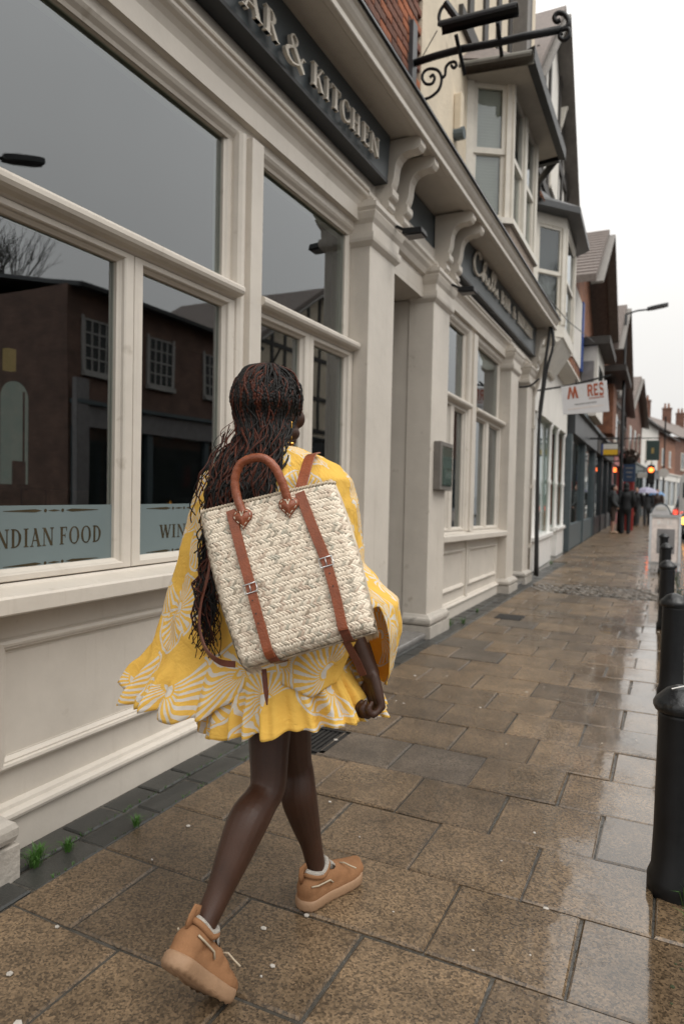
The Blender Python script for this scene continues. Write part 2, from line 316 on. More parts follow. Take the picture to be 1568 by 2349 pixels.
def straw_mat():
    m, t, b = new_mat('straw'); l = t.links.new
    at = t.nodes.new('ShaderNodeAttribute'); at.attribute_name = 'tone'
    cr = t.nodes.new('ShaderNodeValToRGB'); e = cr.color_ramp.elements; e[0].color = (.34, .27, .20, 1); e[1].color = (.78, .69, .56, 1)
    x = e.new(.22); x.color = (.50, .39, .30, 1); x = e.new(.4); x.color = (.66, .56, .44, 1); x = e.new(.12); x.color = (.44, .41, .33, 1)
    l(at.outputs['Fac'], cr.inputs[0]); l(cr.outputs[0], b.inputs['Base Color']); b.inputs['Roughness'].default_value = .6
    tc = t.nodes.new('ShaderNodeTexCoord'); n = t.nodes.new('ShaderNodeTexNoise'); n.inputs['Scale'].default_value = 300; l(tc.outputs['Object'], n.inputs['Vector'])
    bp = t.nodes.new('ShaderNodeBump'); bp.inputs['Strength'].default_value = .3; bp.inputs['Distance'].default_value = .002; l(n.outputs['Fac'], bp.inputs['Height']); l(bp.outputs[0], b.inputs['Normal'])
straw_mat()
mat('straw_base', (.46, .38, .28), .7, var=.2, scale=60, bump=.3, bscale=200)
mat('grass', (.05, .13, .02), .5, var=.35, scale=40)

# ------------------------------------------------------------------ mesh helpers
class MB:
    def __init__(s): s.v = []; s.f = []
    def poly(s, pts):
        n = len(s.v); s.v += [tuple(p) for p in pts]; s.f.append(tuple(range(n, n + len(pts))))
    def box(s, a, b):
        x0, y0, z0 = a; x1, y1, z1 = b; n = len(s.v)
        s.v += [(x0, y0, z0), (x1, y0, z0), (x1, y1, z0), (x0, y1, z0), (x0, y0, z1), (x1, y0, z1), (x1, y1, z1), (x0, y1, z1)]
        s.f += [tuple(n + i for i in q) for q in ((0, 3, 2, 1), (4, 5, 6, 7), (0, 1, 5, 4), (1, 2, 6, 5), (2, 3, 7, 6), (3, 0, 4, 7))]
    def beam(s, a, b, w, h, up=Vector((0, 0, 1))):
        a = Vector(a); b = Vector(b); d = (b - a).normalized(); sd_ = d.cross(up)
        if sd_.length < 1e-4: sd_ = Vector((1, 0, 0))
        sd_.normalize(); u = sd_.cross(d); n = len(s.v)
        for p in (a, b):
            for i, j in ((-1, -1), (1, -1), (1, 1), (-1, 1)): s.v.append(tuple(p + sd_ * (i * w / 2) + u * (j * h / 2)))
        s.f += [tuple(n + i for i in q) for q in ((0, 1, 2, 3), (7, 6, 5, 4), (0, 4, 5, 1), (1, 5, 6, 2), (2, 6, 7, 3), (3, 7, 4, 0))]
    def loft(s, rings, caps=True, closed=True):
        n0 = len(s.v); m = len(rings[0])
        for r in rings: s.v += [tuple(p) for p in r]
        for i in range(len(rings) - 1):
            for j in range(m if closed else m - 1):
                a = n0 + i * m + j; b = n0 + i * m + (j + 1) % m
                s.f.append((a, b, b + m, a + m))
        if caps and closed:
            s.f.append(tuple(n0 + j for j in reversed(range(m)))); s.f.append(tuple(n0 + (len(rings) - 1) * m + j for j in range(m)))
    def tube(s, pts, rad, sides=8, caps=True, flat=1.0, up=None):
        pts = [Vector(p) for p in pts]; rings = []; ref = up or Vector((0.3, 0.2, 1)).normalized(); prev = None
        for i, p in enumerate(pts):
            d = (pts[min(i + 1, len(pts) - 1)] - pts[max(i - 1, 0)]).normalized()
            if prev is None or up is not None:
                a = d.cross(ref)
                if a.length < 1e-3: a = d.cross(Vector((1, 0, 0)))
            else: a = prev - d * prev.dot(d)
            a.normalize(); prev = a; b = d.cross(a); r = rad[i] if isinstance(rad, (list, tuple)) else rad
            rings.append([p + a * (math.cos(k * 2 * math.pi / sides) * r) + b * (math.sin(k * 2 * math.pi / sides) * r * flat) for k in range(sides)])
        s.loft(rings, caps)
    def lathe(s, prof, c=(0, 0, 0), sides=20):
        rings = [[(c[0] + r * math.cos(k * 2 * math.pi / sides), c[1] + r * math.sin(k * 2 * math.pi / sides), c[2] + z) for k in range(sides)] for r, z in prof]
        s.loft(rings, True)
    def ell(s, c, r, rot=None, nu=16, nv=10):
        c = Vector(c); rings = []
        for i in range(nv + 1):
            t = math.pi * i / nv; t = min(max(t, .02), math.pi - .02); ring = []
            for k in range(nu):
                a = 2 * math.pi * k / nu
                p = Vector((r[0] * math.sin(t) * math.cos(a), r[1] * math.sin(t) * math.sin(a), -r[2] * math.cos(t)))
                if rot is not None: p = rot @ p
                ring.append(c + p)
            rings.append(ring)
        s.loft(rings, True)
    def mesh(s, name):
        me = bpy.data.meshes.new(name); me.from_pydata(s.v, [], s.f); me.update(); return me
    def build(s, name, m, parent=None, smooth=False, bevel=0, fixn=True):
        me = s.mesh(name)
        if fixn or bevel:
            bm = bmesh.new(); bm.from_mesh(me)
            if fixn: bmesh.ops.recalc_face_normals(bm, faces=bm.faces)
            if bevel: bmesh.ops.bevel(bm, geom=list(bm.edges), offset=bevel, segments=1, affect='EDGES', clamp_overlap=True)
            bm.to_mesh(me); bm.free()
        return link(name, me, m, parent, smooth)
def link(name, me, m, parent=None, smooth=False):
    o = bpy.data.objects.new(name, me); COL.objects.link(o)
    if m is not None and not me.materials: me.materials.append(MT[m])
    if smooth:
        for p in me.polygons: p.use_smooth = True
    adopt(o, parent)
    return o
def adopt(o, parent):
    if parent is not None:
        o.parent = parent
        if parent.type == 'EMPTY': o.matrix_parent_inverse = Matrix.Translation(-parent.location)
def thing(name, label, cat, loc, group=None):
    o = bpy.data.objects.new(name, None); COL.objects.link(o); o.location = loc; o.empty_display_size = .2
    tag(o, label, cat, group); return o
def tag(o, label, cat, group=None):
    o['label'] = label; o['category'] = cat
    if group: o['group'] = group
    return o
def struct(o, label=None): o['kind'] = 'structure'; return o
def stuff(o, label=None, cat=None):
    o['kind'] = 'stuff'
    if label: o['label'] = label; o['category'] = cat
    return o
def crom(pts, n=8):
    """Catmull-Rom through tuples of any size"""
    out_ = []; q = [pts[0]] + list(pts) + [pts[-1]]
    for i in range(1, len(q) - 2):
        for k in range(n):
            t = k / n; out_.append(tuple(.5 * ((2 * b) + (-a + c) * t + (2 * a - 5 * b + 4 * c - d) * t * t + (-a + 3 * b - 3 * c + d) * t ** 3) for a, b, c, d in zip(q[i - 1], q[i], q[i + 1], q[i + 2])))
    out_.append(tuple(pts[-1])); return out_
def lerp_tab(tab, z):
    if z <= tab[0][0]: return tab[0][1]
    for (a, b), (c, d) in zip(tab, tab[1:]):
        if z <= c:
            t = (z - a) / (c - a); t = t * t * (3 - 2 * t) * .5 + t * .5; return b + (d - b) * t
    return tab[-1][1]

# ================================================================== GROUND
def sheet(name, x0, x1, y0, y1, z, m, nx=1, ny=1):
    b = MB()
    for i in range(nx):
        for j in range(ny):
            b.poly([(x0 + (x1 - x0) * (i + a) / nx, y0 + (y1 - y0) * (j + c) / ny, z) for a, c in ((0, 0), (1, 0), (1, 1), (0, 1))])
    return struct(b.build(name, m, fixn=False))
sheet('ground', -300, 300, -60, 500, -.16, 'asphalt')
sheet('road', .46, 7.2, -12, 90, -.11, 'asphalt')
pv = MB(); pv.box((-3.4, -3, -.16), (.30, 74, -.0085)); pavement = struct(pv.build('pavement', 'joint'))
kb = MB(); kb.box((7.2, -12, -.16), (9.0, 90, .0)); struct(kb.build('pavement_opposite', 'kerb_stone'))

def slab_mesh(w, d, name, seed):
    rnd = random.Random(seed); b = MB(); g = .0045; ch = .006; h = .05
    x, y = w / 2 - g, d / 2 - g
    j = lambda: rnd.uniform(-.003, .003)
    lo = [(-x + j(), -y + j(), -h), (x + j(), -y + j(), -h), (x + j(), y + j(), -h), (-x + j(), y + j(), -h)]
    mid = [(p[0], p[1], -.006) for p in lo]
    up = [(p[0] * (1 - ch / x), p[1] * (1 - ch / y), rnd.uniform(-.0012, .0012)) for p in lo]
    b.loft([lo, mid, up], False); b.f.append((8, 9, 10, 11))
    return b.mesh(name)
CW, CD = .385, .376
slab_types = {}
def slab_of(w, k, m):
    key = (round(w, 2), k, m)
    if key not in slab_types:
        me = slab_mesh(w, CD, 'paving_slab', int(w * 1000) + k * 7 + len(m)); me.materials.append(MT[m]); slab_types[key] = me
    return slab_types[key]
nslab = 0; rest = MB()
DARK = {(2, -1.146), (2, -1.531)}
for k in range(-5, 150):
    y = 2.175 + CD * k + CD / 2
    off = -.773 if k % 2 == 0 else -.5865
    edges = [off + CW * n for n in range(-3, 4)]
    xl = -1.795 if y < 5.4 else -1.76
    if y > 14: xl = -2.05 - .02 * (y - 14)
    if y > 14: edges = [off + CW * n for n in range(-9, 4)]
    edges = [xl] + [e for e in edges if xl + .1 < e < .10] + [.13]
    for a, c in zip(edges, edges[1:]):
        if c - a < .05: continue
        if 9.45 < y < 10.4 and random.random() < .8: continue          # the cobbled strip takes their place
        if abs(y - 3.115) < .19 and -1.75 < (a + c) / 2 < -1.45: continue   # drain grating
        if nslab < 296 and y < 17:
            m = 'slab'
            if k == 2 and a < -.9: m = 'slab_dark'
            elif y > 4 and random.random() < .02: m = 'slab_dark'
            o = bpy.data.objects.new('paving_slab', slab_of(c - a, random.randrange(3), m)); COL.objects.link(o); o.parent = pavement
            o.location = ((a + c) / 2, y, random.uniform(-.003, .0035)); o.rotation_euler = (random.uniform(-.004, .004), random.uniform(-.004, .004), random.uniform(-.004, .004)); nslab += 1
        else:
            rest.box((a + .005, y - CD / 2 + .005, -.05), (c - .005, y + CD / 2 - .005, random.uniform(-.002, .003)))
stuff(rest.build('far_paving', 'slab', pavement))
# dark blue-brick edging along the shopfronts
def sett_mesh(w, d, seed): return slab_mesh(w, d, 'sett', seed)
sm = [sett_mesh(.128, .205, s) for s in (1, 2, 3)]; sm2 = [sett_mesh(.128, .30, s) for s in (4, 5)]
for me in sm + sm2: me.materials.append(MT['sett'])
y = .7
while y < 13.5:
    o = bpy.data.objects.new('sett', random.choice(sm)); COL.objects.link(o); o.parent = pavement
    o.location = (-2.06 + .066 + .006 * y, y, random.uniform(-.004, .002)); o.rotation_euler = (random.uniform(-.02, .02), random.uniform(-.02, .02), 0); y += .205
y = .75
while y < 13.5:
    o = bpy.data.objects.new('sett', random.choice(sm2)); COL.objects.link(o); o.parent = pavement
    o.location = (-1.93 + .068 + .004 * y, y, random.uniform(-.006, .0)); o.rotation_euler = (random.uniform(-.02, .02), random.uniform(-.02, .02), 0); y += .30
# cobbled strip
cm = []
for s in range(4):
    b = MB(); rnd = random.Random(s); rr = [[(math.cos(a) * q * (.055 + rnd.uniform(-.004, .004)), math.sin(a) * q * (.05 + rnd.uniform(-.004, .004)), z) for a in [i * math.pi / 4 + .39 for i in range(8)]] for q, z in ((1, -.04), (1, -.004), (.72, .006))]
    b.loft(rr); me = b.mesh('cobble'); me.materials.append(MT['cobble_stone']); cm.append(me)
for i in range(15):
    for j in range(8):
        o = bpy.data.objects.new('cobble', random.choice(cm)); COL.objects.link(o); o.parent = pavement
        o.location = (-1.68 + i * .118 + (j % 2) * .05, 9.5 + j * .115, random.uniform(-.006, .006)); o.rotation_euler = (random.uniform(-.06, .06), random.uniform(-.06, .06), random.uniform(-.15, .15) + (.785 if random.random() < .4 else 0))
# kerb: a row of stones with a real step down to the road
ks = MB(); ks.box((-.075, -.44, -.16), (.075, .44, .002)); kme = ks.mesh('kerb_stone'); kme.materials.append(MT['kerb_stone'])
bm = bmesh.new(); bm.from_mesh(kme); bmesh.ops.recalc_face_normals(bm, faces=bm.faces); bmesh.ops.bevel(bm, geom=list(bm.edges), offset=.012, segments=2, affect='EDGES'); bm.to_mesh(kme); bm.free()
kerb = MB(); kerb.box((.30, -3, -.16), (.455, 74, -.02)); kerb = struct(kerb.build('kerb', 'joint'))
for i in range(34):
    o = bpy.data.objects.new('kerb_stone', kme); COL.objects.link(o); o.parent = kerb; o.location = (.378, -.6 + i * .888, random.uniform(-.003, .003))
# strip between slabs and kerb, wet and mossy, where the bollards stand
mo = MB(); rnd = random.Random(5)
for i in range(900):
    t = rnd.random() ** 1.5; yy = 1.2 + t * 12; xx = .14 + rnd.gauss(.0, .035) - (.03 if rnd.random() < .3 else 0); s = rnd.uniform(.003, .012)
    mo.lathe([(s * 1.2, -.006), (s, s * .3), (s * .4, s * .6)], (xx, yy, 0), 5)
stuff(mo.build('grit', 'soil_moss'), 'dark grit and moss along the foot of the bollards', 'grit')
st = MB(); st.box((.133, -3, -.1), (.297, 74, -.004)); struct(st.build('bollard_strip', 'asphalt', None))
# drain grating in the paving
gr = thing('drain_grating', 'small dark iron drain grating set in the paving behind the walking woman', 'grating', (-1.6, 3.11, 0))
b = MB(); x0, x1, y0, y1 = -1.74, -1.50, 2.95, 3.28
for a in ((x0, y0, x1, y0 + .025), (x0, y1 - .025, x1, y1), (x0, y0, x0 + .025, y1), (x1 - .025, y0, x1, y1)): b.box((a[0], a[1], -.03), (a[2], a[3], .002))
b.build('frame', 'iron', gr)
for i in range(7):
    b = MB(); b.box((x0 + .03 + i * .027, y0 + .026, -.02), (x0 + .045 + i * .027, y1 - .026, -.001)); b.build('bar', 'iron', gr)
gr2 = thing('drain_grating', 'small dark iron drain cover in the paving before the second shop window', 'grating', (-1.5, 7.2, 0))
b = MB(); b.box((-1.62, 7.05, -.02), (-1.36, 7.35, .0055)); b.build('cover', 'iron', gr2)
# chewing gum spots, flattened
gm = MB(); rnd = random.Random(11)
for i in range(75):
    yy = 1.1 + 7 * rnd.random() ** 1.6; xx = rnd.uniform(-1.75, .05); r = .003 + .0085 * rnd.random() ** 2
    n = 16; a0_ = rnd.random() * 6; el_ = rnd.uniform(.7, 1.0); ph = [1 + .10 * math.sin(2 * k + a0_) + rnd.uniform(-.05, .05) for k in range(n)]
    gm.loft([[(xx + q * r * ph[k] * math.cos(k * 6.283 / n), yy + q * r * el_ * ph[k] * math.sin(k * 6.283 / n), z) for k in range(n)] for q, z in ((1, .0), (.97, .0030), (.8, .0037))])
stuff(gm.build('chewing_gum', 'gum'), 'pale flattened chewing gum spots trodden into the paving', 'gum')
# grass in the cracks
def tuft(bld, c, n, h, sp, rnd):
    for i in range(n):
        a = rnd.uniform(0, 6.283); r = rnd.random() * sp * .3; l = h * rnd.uniform(.45, 1); ln = rnd.uniform(.1, .9) * l
        p0 = Vector((c[0] + r * math.cos(a), c[1] + r * math.sin(a), c[2])); d = Vector((math.cos(a), math.sin(a), 0)); sd_ = Vector((-d.y, d.x, 0)) * .0012
        p1 = p0 + d * ln * .35 + Vector((0, 0, l * .65)); p2 = p0 + d * ln + Vector((0, 0, l * (1 - .35 * ln / l)))
        k = len(bld.v); bld.v += [tuple(p0 - sd_), tuple(p0 + sd_), tuple(p1 + sd_), tuple(p1 - sd_), tuple(p2)]; bld.f += [(k, k + 1, k + 2, k + 3), (k + 3, k + 2, k + 4)]
gb = MB(); rnd = random.Random(3)
for (x, y, n, h, sp) in ((-1.905, 1.60, 120, .085, .07), (-1.885, 1.72, 80, .06, .06), (-1.80, 1.97, 60, .055, .05), (-1.95, 1.66, 30, .05, .05), (-1.82, 6.6, 50, .08, .08), (-1.86, 7.3, 40, .06, .06), (-1.9, 6.4, 50, .1, .1),
                         (.10, 5.3, 60, .1, .08), (.09, 3.6, 40, .07, .06), (.12, 2.25, 60, .08, .09), (.1, 2.4, 20, .12, .1), (.07, 7.7, 40, .08, .08), (-1.98, 13.2, 60, .1, .1)): tuft(gb, (x, y, 0), n, h, sp, rnd)
for i in range(260):
    y = rnd.uniform(1.5, 4.0); tuft(gb, (-1.935 + .004 * y + rnd.uniform(-.006, .006) if rnd.random() < .6 else -1.80, y, -.004), 2, .016, .02, rnd)
stuff(gb.build('grass', 'grass', fixn=False), 'green grass and weeds sprouting in the paving cracks', 'grass')

# ================================================================== SHOPFRONT OF THE BAR
def FX(o, y, z):
    dy = max(0, y - 4.6); k = .024 * max(0, min(1, z / .8))
    if z > 3.3: k += (.008 - .024) * min(1, (z - 3.3) / .5)
    return (-2.065 + .006 * y + o, y, z - k * dy)
def hprof(name, prof, y0, y1, m, parent, nseg=1, bevel=0):
    b = MB(); b.loft([[FX(o, y0 + (y1 - y0) * i / nseg, z) for o, z in prof] for i in range(nseg + 1)]); return b.build(name, m, parent, bevel=bevel)
def vprof(name, prof, z0, z1, m, parent, bevel=0):
    b = MB(); b.loft([[FX(o, y, z) for o, y in prof] for z in (z0, z1)]); return b.build(name, m, parent, bevel=bevel)
def fbox(name, o0, o1, y0, y1, z0, z1, m, parent, bevel=.003):
    return vprof(name, [(o0, y0), (o1, y0), (o1, y1), (o0, y1)], z0, z1, m, parent, bevel)
def rmould(name, y0, y1, z0, z1, prof, m, parent):
    """mitred frame: profile points are (inset y, inset z, offset out)"""
    b = MB(); b.loft([[FX(o, y, z) for y, z in ((y0 + a, z0 + c), (y1 - a, z0 + c), (y1 - a, z1 - c), (y0 + a, z1 - c))] for a, c, o in prof], caps=False)
    return b.build(name, m, parent)
bar = thing('shop_building', 'long beige shopfront of the bar beside the walking woman, brick and cream walls above', 'building', (-2.06, 4, 0))

PIL = [(.98, 1.48), (4.38, 4.84), (5.78, 6.24), (8.95, 9.38), (10.02, 10.42)]
BAYS = [dict(y0=1.49, y1=4.37, m0=2.945, m1=3.13), dict(y0=6.25, y1=8.94, m0=7.33, m1=7.55)]
def bay(y0, y1, m0, m1):
    # plinth board with torus moulding
    hprof('plinth', [(-.25, -.02), (0, -.02), (0, .108), (.006, .112), (.016, .120), (.019, .131), (.016, .142), (.006, .149), (-.004, .152), (-.008, .164), (-.028, .172), (-.25, .172)], y0 - .02, y1 + .02, 'paint', bar, 4)
    rb = fbox('stall_riser', -.25, -.03, y0 - .02, y1 + .02, .172, .862, 'paint', bar, 0)
    for a, c in ((y0 + .09, m0 + .02), (m1 - .02, y1 - .09)):
        rmould('panel_moulding', a, c, .30, .745, [(-.012, -.012, -.032), (-.012, -.012, -.022), (-.006, -.006, -.008), (.004, .004, -.002), (.014, .014, -.004), (.018, .018, -.012), (.024, .024, -.012), (.030, .030, -.02), (.036, .036, -.0265), (.04, .04, -.0265), (.04, .04, -.035)], 'paint', rb)
    if m0 > 5: vprof('riser_strip', [(-.1, m0 + .07), (-.005, m0 + .08), (0, m0 + .11), (-.005, m0 + .14), (-.1, m0 + .15)], .0, .862, 'paint', rb)
    hprof('sill', [(-.22, .862), (.10, .862), (.104, .868), (.104, .918), (.098, .926), (-.01, .942), (-.015, .952), (-.22, .956)], y0 - .02, y1 + .02, 'paint', bar, 4)
    fr = vprof('mullion', [(-.14, m0), (-.035, m0), (-.012, m0 + .006), (.004, m0 + .02), (.010, m0 + .035), (.004, m0 + .05), (-.010, m0 + .062), (-.014, m0 + .075), (.022, m0 + .078), (.026, m0 + .085), (.026, m1 - .004), (.022, m1), (-.14, m1)], .95, 3.14, 'paint', bar)
    for a, c in ((y0, m0), (m1, y1)):
        hprof('transom', [(-.14, 2.276), (-.03, 2.276), (-.02, 2.282), (-.012, 2.290), (.02, 2.294), (.038, 2.302), (.046, 2.316), (.046, 2.332), (.038, 2.344), (.01, 2.352), (-.04, 2.357), (-.14, 2.357)], a, c, 'paint', bar)
        # top light
        w = rmould('top_light', a, c, 2.356, 3.13, [(0, 0, -.14), (0, 0, -.052), (.03, .006, -.052), (.04, .012, -.064), (.05, .018, -.068), (.05, .03, -.09), (.05, .05, -.13)], 'paint', bar)
        pane(w, a + .03, c - .03, 2.36, 3.12, -.082)
        # pair of casements
        mid = (a + c) / 2
        for q0, q1 in ((a, mid), (mid, c)):
            w = rmould('casement', q0 + .002, q1 - .002, .957, 2.276, [(0, 0, -.14), (0, 0, -.020), (.004, .003, -.016), (.046, .022, -.016), (.052, .026, -.022), (.055, .029, -.034), (.062, .036, -.044), (.068, .041, -.05), (.068, .041, -.09)], 'paint', bar)
            pane(w, q0 + .05, q1 - .05, .97, 2.26, -.066)
def pane(w, a, c, z0, z1, o):
    b = MB(); b.loft([[FX(oo, y, z) for oo, y in ((o, a), (o, c))] + [FX(oo, y, z) for oo, y in ((o - .006, c), (o - .006, a))] for z in (z0, z1)])
    return b.build('pane', 'glass', w)
for bd in BAYS: bay(**bd)
# entablature: architrave and mouldings above the lights, in three runs
ENT = [(-.14, 3.115), (-.068, 3.115), (-.06, 3.10), (-.052, 3.10), (-.045, 3.115), (-.028, 3.13), (-.018, 3.145), (-.016, 3.19), (.022, 3.193), (.024, 3.285), (.03, 3.30), (.038, 3.32), (.055, 3.34), (.075, 3.352), (.082, 3.36), (.084, 3.372), (.074, 3.378), (.074, 3.386), (.088, 3.39), (.092, 3.40), (.088, 3.412), (.078, 3.418), (.06, 3.424), (.05, 3.44), (.046, 3.52), (-.14, 3.52)]
for a, c in ((.4, 4.37), (6.25, 8.94)): hprof('architrave', ENT, a, c, 'paint', bar, 5)
ENT2 = [(-.14, 3.10), (.0, 3.10), (.0, 3.24), (.03, 3.25), (.05, 3.29), (.075, 3.32), (.082, 3.34), (.07, 3.35), (.088, 3.37), (.085, 3.40), (.05, 3.42), (.046, 3.52), (-.14, 3.52)]
for a, c in ((4.37, 6.25), (8.94, 10.5)): hprof('architrave', ENT2, a, c, 'paint', bar, 4)
# frieze behind the signs, soffit and cornice
fbox('frieze', -.14, .03, .4, 10.5, 3.521, 3.83, 'sign_grey', bar, 0)
hprof('cornice', [(-.1, 3.83), (.30, 3.83), (.30, 3.815), (.36, 3.812), (.375, 3.80), (.405, 3.80), (.41, 3.805), (.41, 3.835), (.395, 3.842), (.395, 3.862), (.41, 3.875), (.425, 3.895), (.435, 3.92), (.45, 3.93), (.45, 3.945), (-.1, 3.955)], .4, 10.5, 'paint', bar, 6)
hprof('lead_flashing', [(-.05, 3.958), (.452, 3.948), (.462, 3.936), (.468, 3.94), (.464, 3.962), (.30, 3.985), (-.05, 4.03)], .4, 10.52, 'lead', bar, 6)
# pilasters with capital and base
for i, (a, c) in enumerate(PIL):
    o1 = .10
    p = fbox('pilaster', -.12 if i != 2 else -.14, o1, a, c, .02, 3.12, 'paint', bar, .006)
    def blk(nm, e, z0, z1, m='paint', q=None): 
        b = MB(); rings = []
        for (d, z) in (q or [(e, z0), (e, z1)]): rings.append([FX(o, y, z) for o, y in ((-.12, a - d), (o1 + d, a - d), (o1 + d, c + d), (-.12, c + d))])
        b.loft(rings); return b.build(nm, m, p)
    blk('capital', 0, 0, 0, q=[(.002, 3.02), (.012, 3.03), (.03, 3.05), (.034, 3.07), (.034, 3.105), (.02, 3.11), (.022, 3.17), (.04, 3.20), (.055, 3.24), (.05, 3.25), (.065, 3.27), (.065, 3.30), (.03, 3.305), (.03, 3.33)])
    blk('base', 0, 0, 0, 'stone_base', q=[(.03, .115), (.045, .122), (.052, .14), (.052, .165), (.045, .182), (.03, .192), (.02, .205), (.002, .215)])
    blk('pedestal_block', .055, -.02, .108, 'stone_base')
# scroll brackets under the cornice
def bracket(y, w=.10):
    S_ = [(.36, 3.812), (.385, 3.79), (.388, 3.755), (.368, 3.728), (.33, 3.718), (.29, 3.718), (.25, 3.708), (.222, 3.685), (.202, 3.65), (.194, 3.605), (.19, 3.56), (.18, 3.52), (.165, 3.485)]
    k = part_bracket = None
    b = MB(); n = 9
    back = [(.04, z) for o, z in S_]
    rings = []
    for i in range(n):
        t = i / (n - 1); yy = y + t * w; dip = .010 if i in (2, 4, 6) else 0      # fluted face
        rings.append([FX(o - dip, yy, z) for o, z in S_] + [FX(.04, yy, 3.485), FX(.04, yy, 3.812)])
    b.loft(rings); br = b.build('bracket', 'paint', bar)
    b = MB(); D = [(.04, 3.484), (.175, 3.484), (.185, 3.47), (.185, 3.43), (.175, 3.415), (.15, 3.40), (.15, 3.385), (.16, 3.38), (.16, 3.355), (.145, 3.335), (.10, 3.325), (.04, 3.32)]
    b.loft([[FX(o, y - .008 + q * (w + .016), z) for o, z in D] for q in (0, 1)]); b.build('bracket_drop', 'paint', br)
for y in (1.0, 1.3, 4.56, 4.86, 5.92, 6.22, 10.38): bracket(y)
# recessed doorways
for (a, c, dp) in ((4.84, 5.78, .75), (9.38, 10.02, .35)):
    r = fbox('door_recess', -dp - .1, -dp, a - .35, c + .25, 0, 3.15, 'door_dark', bar, 0)
    fbox('soffit', -dp, -.0, a - .2, c, 3.06, 3.099, 'paint', r, 0)
    fbox('jamb', -dp, -.12, c + .01, c + .1, 0, 3.06, 'paint', r, 0)
    fbox('jamb', -dp, -.12, a - .1, a - .01, 0, 3.06, 'paint', r, 0)
    d = fbox('door', -dp + .004, -dp + .045, a + .06, c - .04, .09, 2.5, 'sign_grey', r, .004)
    b = MB(); b.loft([[FX(-dp + .052, y, z) for y, z in ((a + .18, .35), (c - .16, .35), (c - .16, 1.1), (a + .18, 1.1))], [FX(-dp + .046, y, z) for y, z in ((a + .16, .33), (c - .14, .33), (c - .14, 1.12), (a + .16, 1.12))]]); b.build('door_panel', 'sign_grey', d)
    b = MB(); b.tube([FX(-dp + .07, c - .12, 1.0), FX(-dp + .07, c - .12, 1.3)], .012); b.build('door_handle', 'brass', d)
    hprof('step', [(-dp, -.02), (.105, -.02), (.12, .03), (.115, .055), (-dp, .07)], a + .02, c - .06, 'step_stone', bar, 1, .006)
# floodlights
for y in (4.70, 6.10):
    q = FX(.30, y, 3.19)
    f = thing('floodlight', 'small black floodlight on the bracket pair left of the bar entrance' if y < 5 else 'small black floodlight above the framed menu case', 'floodlight', q)
    b = MB(); b.loft([[(q[0] + x, q[1] + yy, q[2] + z) for x, yy, z in ((-.075, -.06, -.012), (.085, -.06, -.025), (.085, .06, -.025), (-.075, .06, -.012))], [(q[0] + x, q[1] + yy, q[2] + z) for x, yy, z in ((-.07, -.055, .03), (.075, -.055, .02), (.075, .055, .02), (-.07, .055, .03))]]); b.build('housing', 'iron', f, bevel=.004)
    b = MB(); b.box((q[0] - .055, q[1] - .045, q[2] - .03), (q[0] + .07, q[1] + .045, q[2] - .0262)); b.build('lens', 'board_grey', f)
    b = MB(); b.tube([(q[0] - .05, q[1], q[2] + .02), (q[0] - .14, q[1], q[2] + .07), (q[0] - .2, q[1], q[2] + .1)], .012); b.build('arm', 'iron', f)
# the room behind the glass
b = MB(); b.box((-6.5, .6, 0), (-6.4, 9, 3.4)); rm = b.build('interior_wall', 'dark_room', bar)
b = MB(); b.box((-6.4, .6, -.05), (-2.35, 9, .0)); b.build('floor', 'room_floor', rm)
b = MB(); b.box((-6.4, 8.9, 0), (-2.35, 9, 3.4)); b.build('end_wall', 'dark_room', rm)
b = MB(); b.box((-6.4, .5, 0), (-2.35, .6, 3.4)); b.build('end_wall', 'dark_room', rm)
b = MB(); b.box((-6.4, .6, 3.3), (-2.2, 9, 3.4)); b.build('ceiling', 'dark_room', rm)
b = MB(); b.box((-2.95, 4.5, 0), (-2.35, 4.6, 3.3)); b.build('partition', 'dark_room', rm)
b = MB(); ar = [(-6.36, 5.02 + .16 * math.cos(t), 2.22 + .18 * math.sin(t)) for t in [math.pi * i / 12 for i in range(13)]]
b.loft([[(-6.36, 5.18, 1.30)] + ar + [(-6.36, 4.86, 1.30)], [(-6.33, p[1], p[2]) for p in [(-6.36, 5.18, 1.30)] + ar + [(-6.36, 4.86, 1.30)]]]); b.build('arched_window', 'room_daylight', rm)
b = MB(); b.box((-6.33, 5.11, 1.30), (-6.32, 5.13, 2.3)); b.build('glazing_bar', 'dark_room', rm)
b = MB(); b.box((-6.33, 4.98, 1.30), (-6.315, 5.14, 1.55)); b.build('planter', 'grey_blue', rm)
b = MB(); b.box((-6.38, 4.90, 2.50), (-6.3, 5.0, 2.73)); b.build('wall_picture', 'room_yellow_glow', rm)
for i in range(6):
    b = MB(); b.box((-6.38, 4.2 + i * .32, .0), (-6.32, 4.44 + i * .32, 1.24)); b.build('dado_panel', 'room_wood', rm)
for i, (x, y) in enumerate(((-3.4, 2.2), (-3.5, 3.9), (-3.5, 7.4))):
    tb = thing('dining_table', ('square dark dining table inside behind the frosted INDIAN FOOD pane', 'square dark dining table inside behind the walking woman', 'square dark dining table inside the far bay window')[i], 'table', (x, y, 0), 'tables inside the bar')
    b = MB(); b.box((x - .35, y - .35, .71), (x + .35, y + .35, .75)); b.build('table_top', 'room_wood', tb, bevel=.006)
    b = MB(); b.lathe([(.22, 0), (.22, .02), (.035, .05), (.03, .69), (.08, .709)], (x, y, 0)); b.build('pedestal', 'iron', tb)
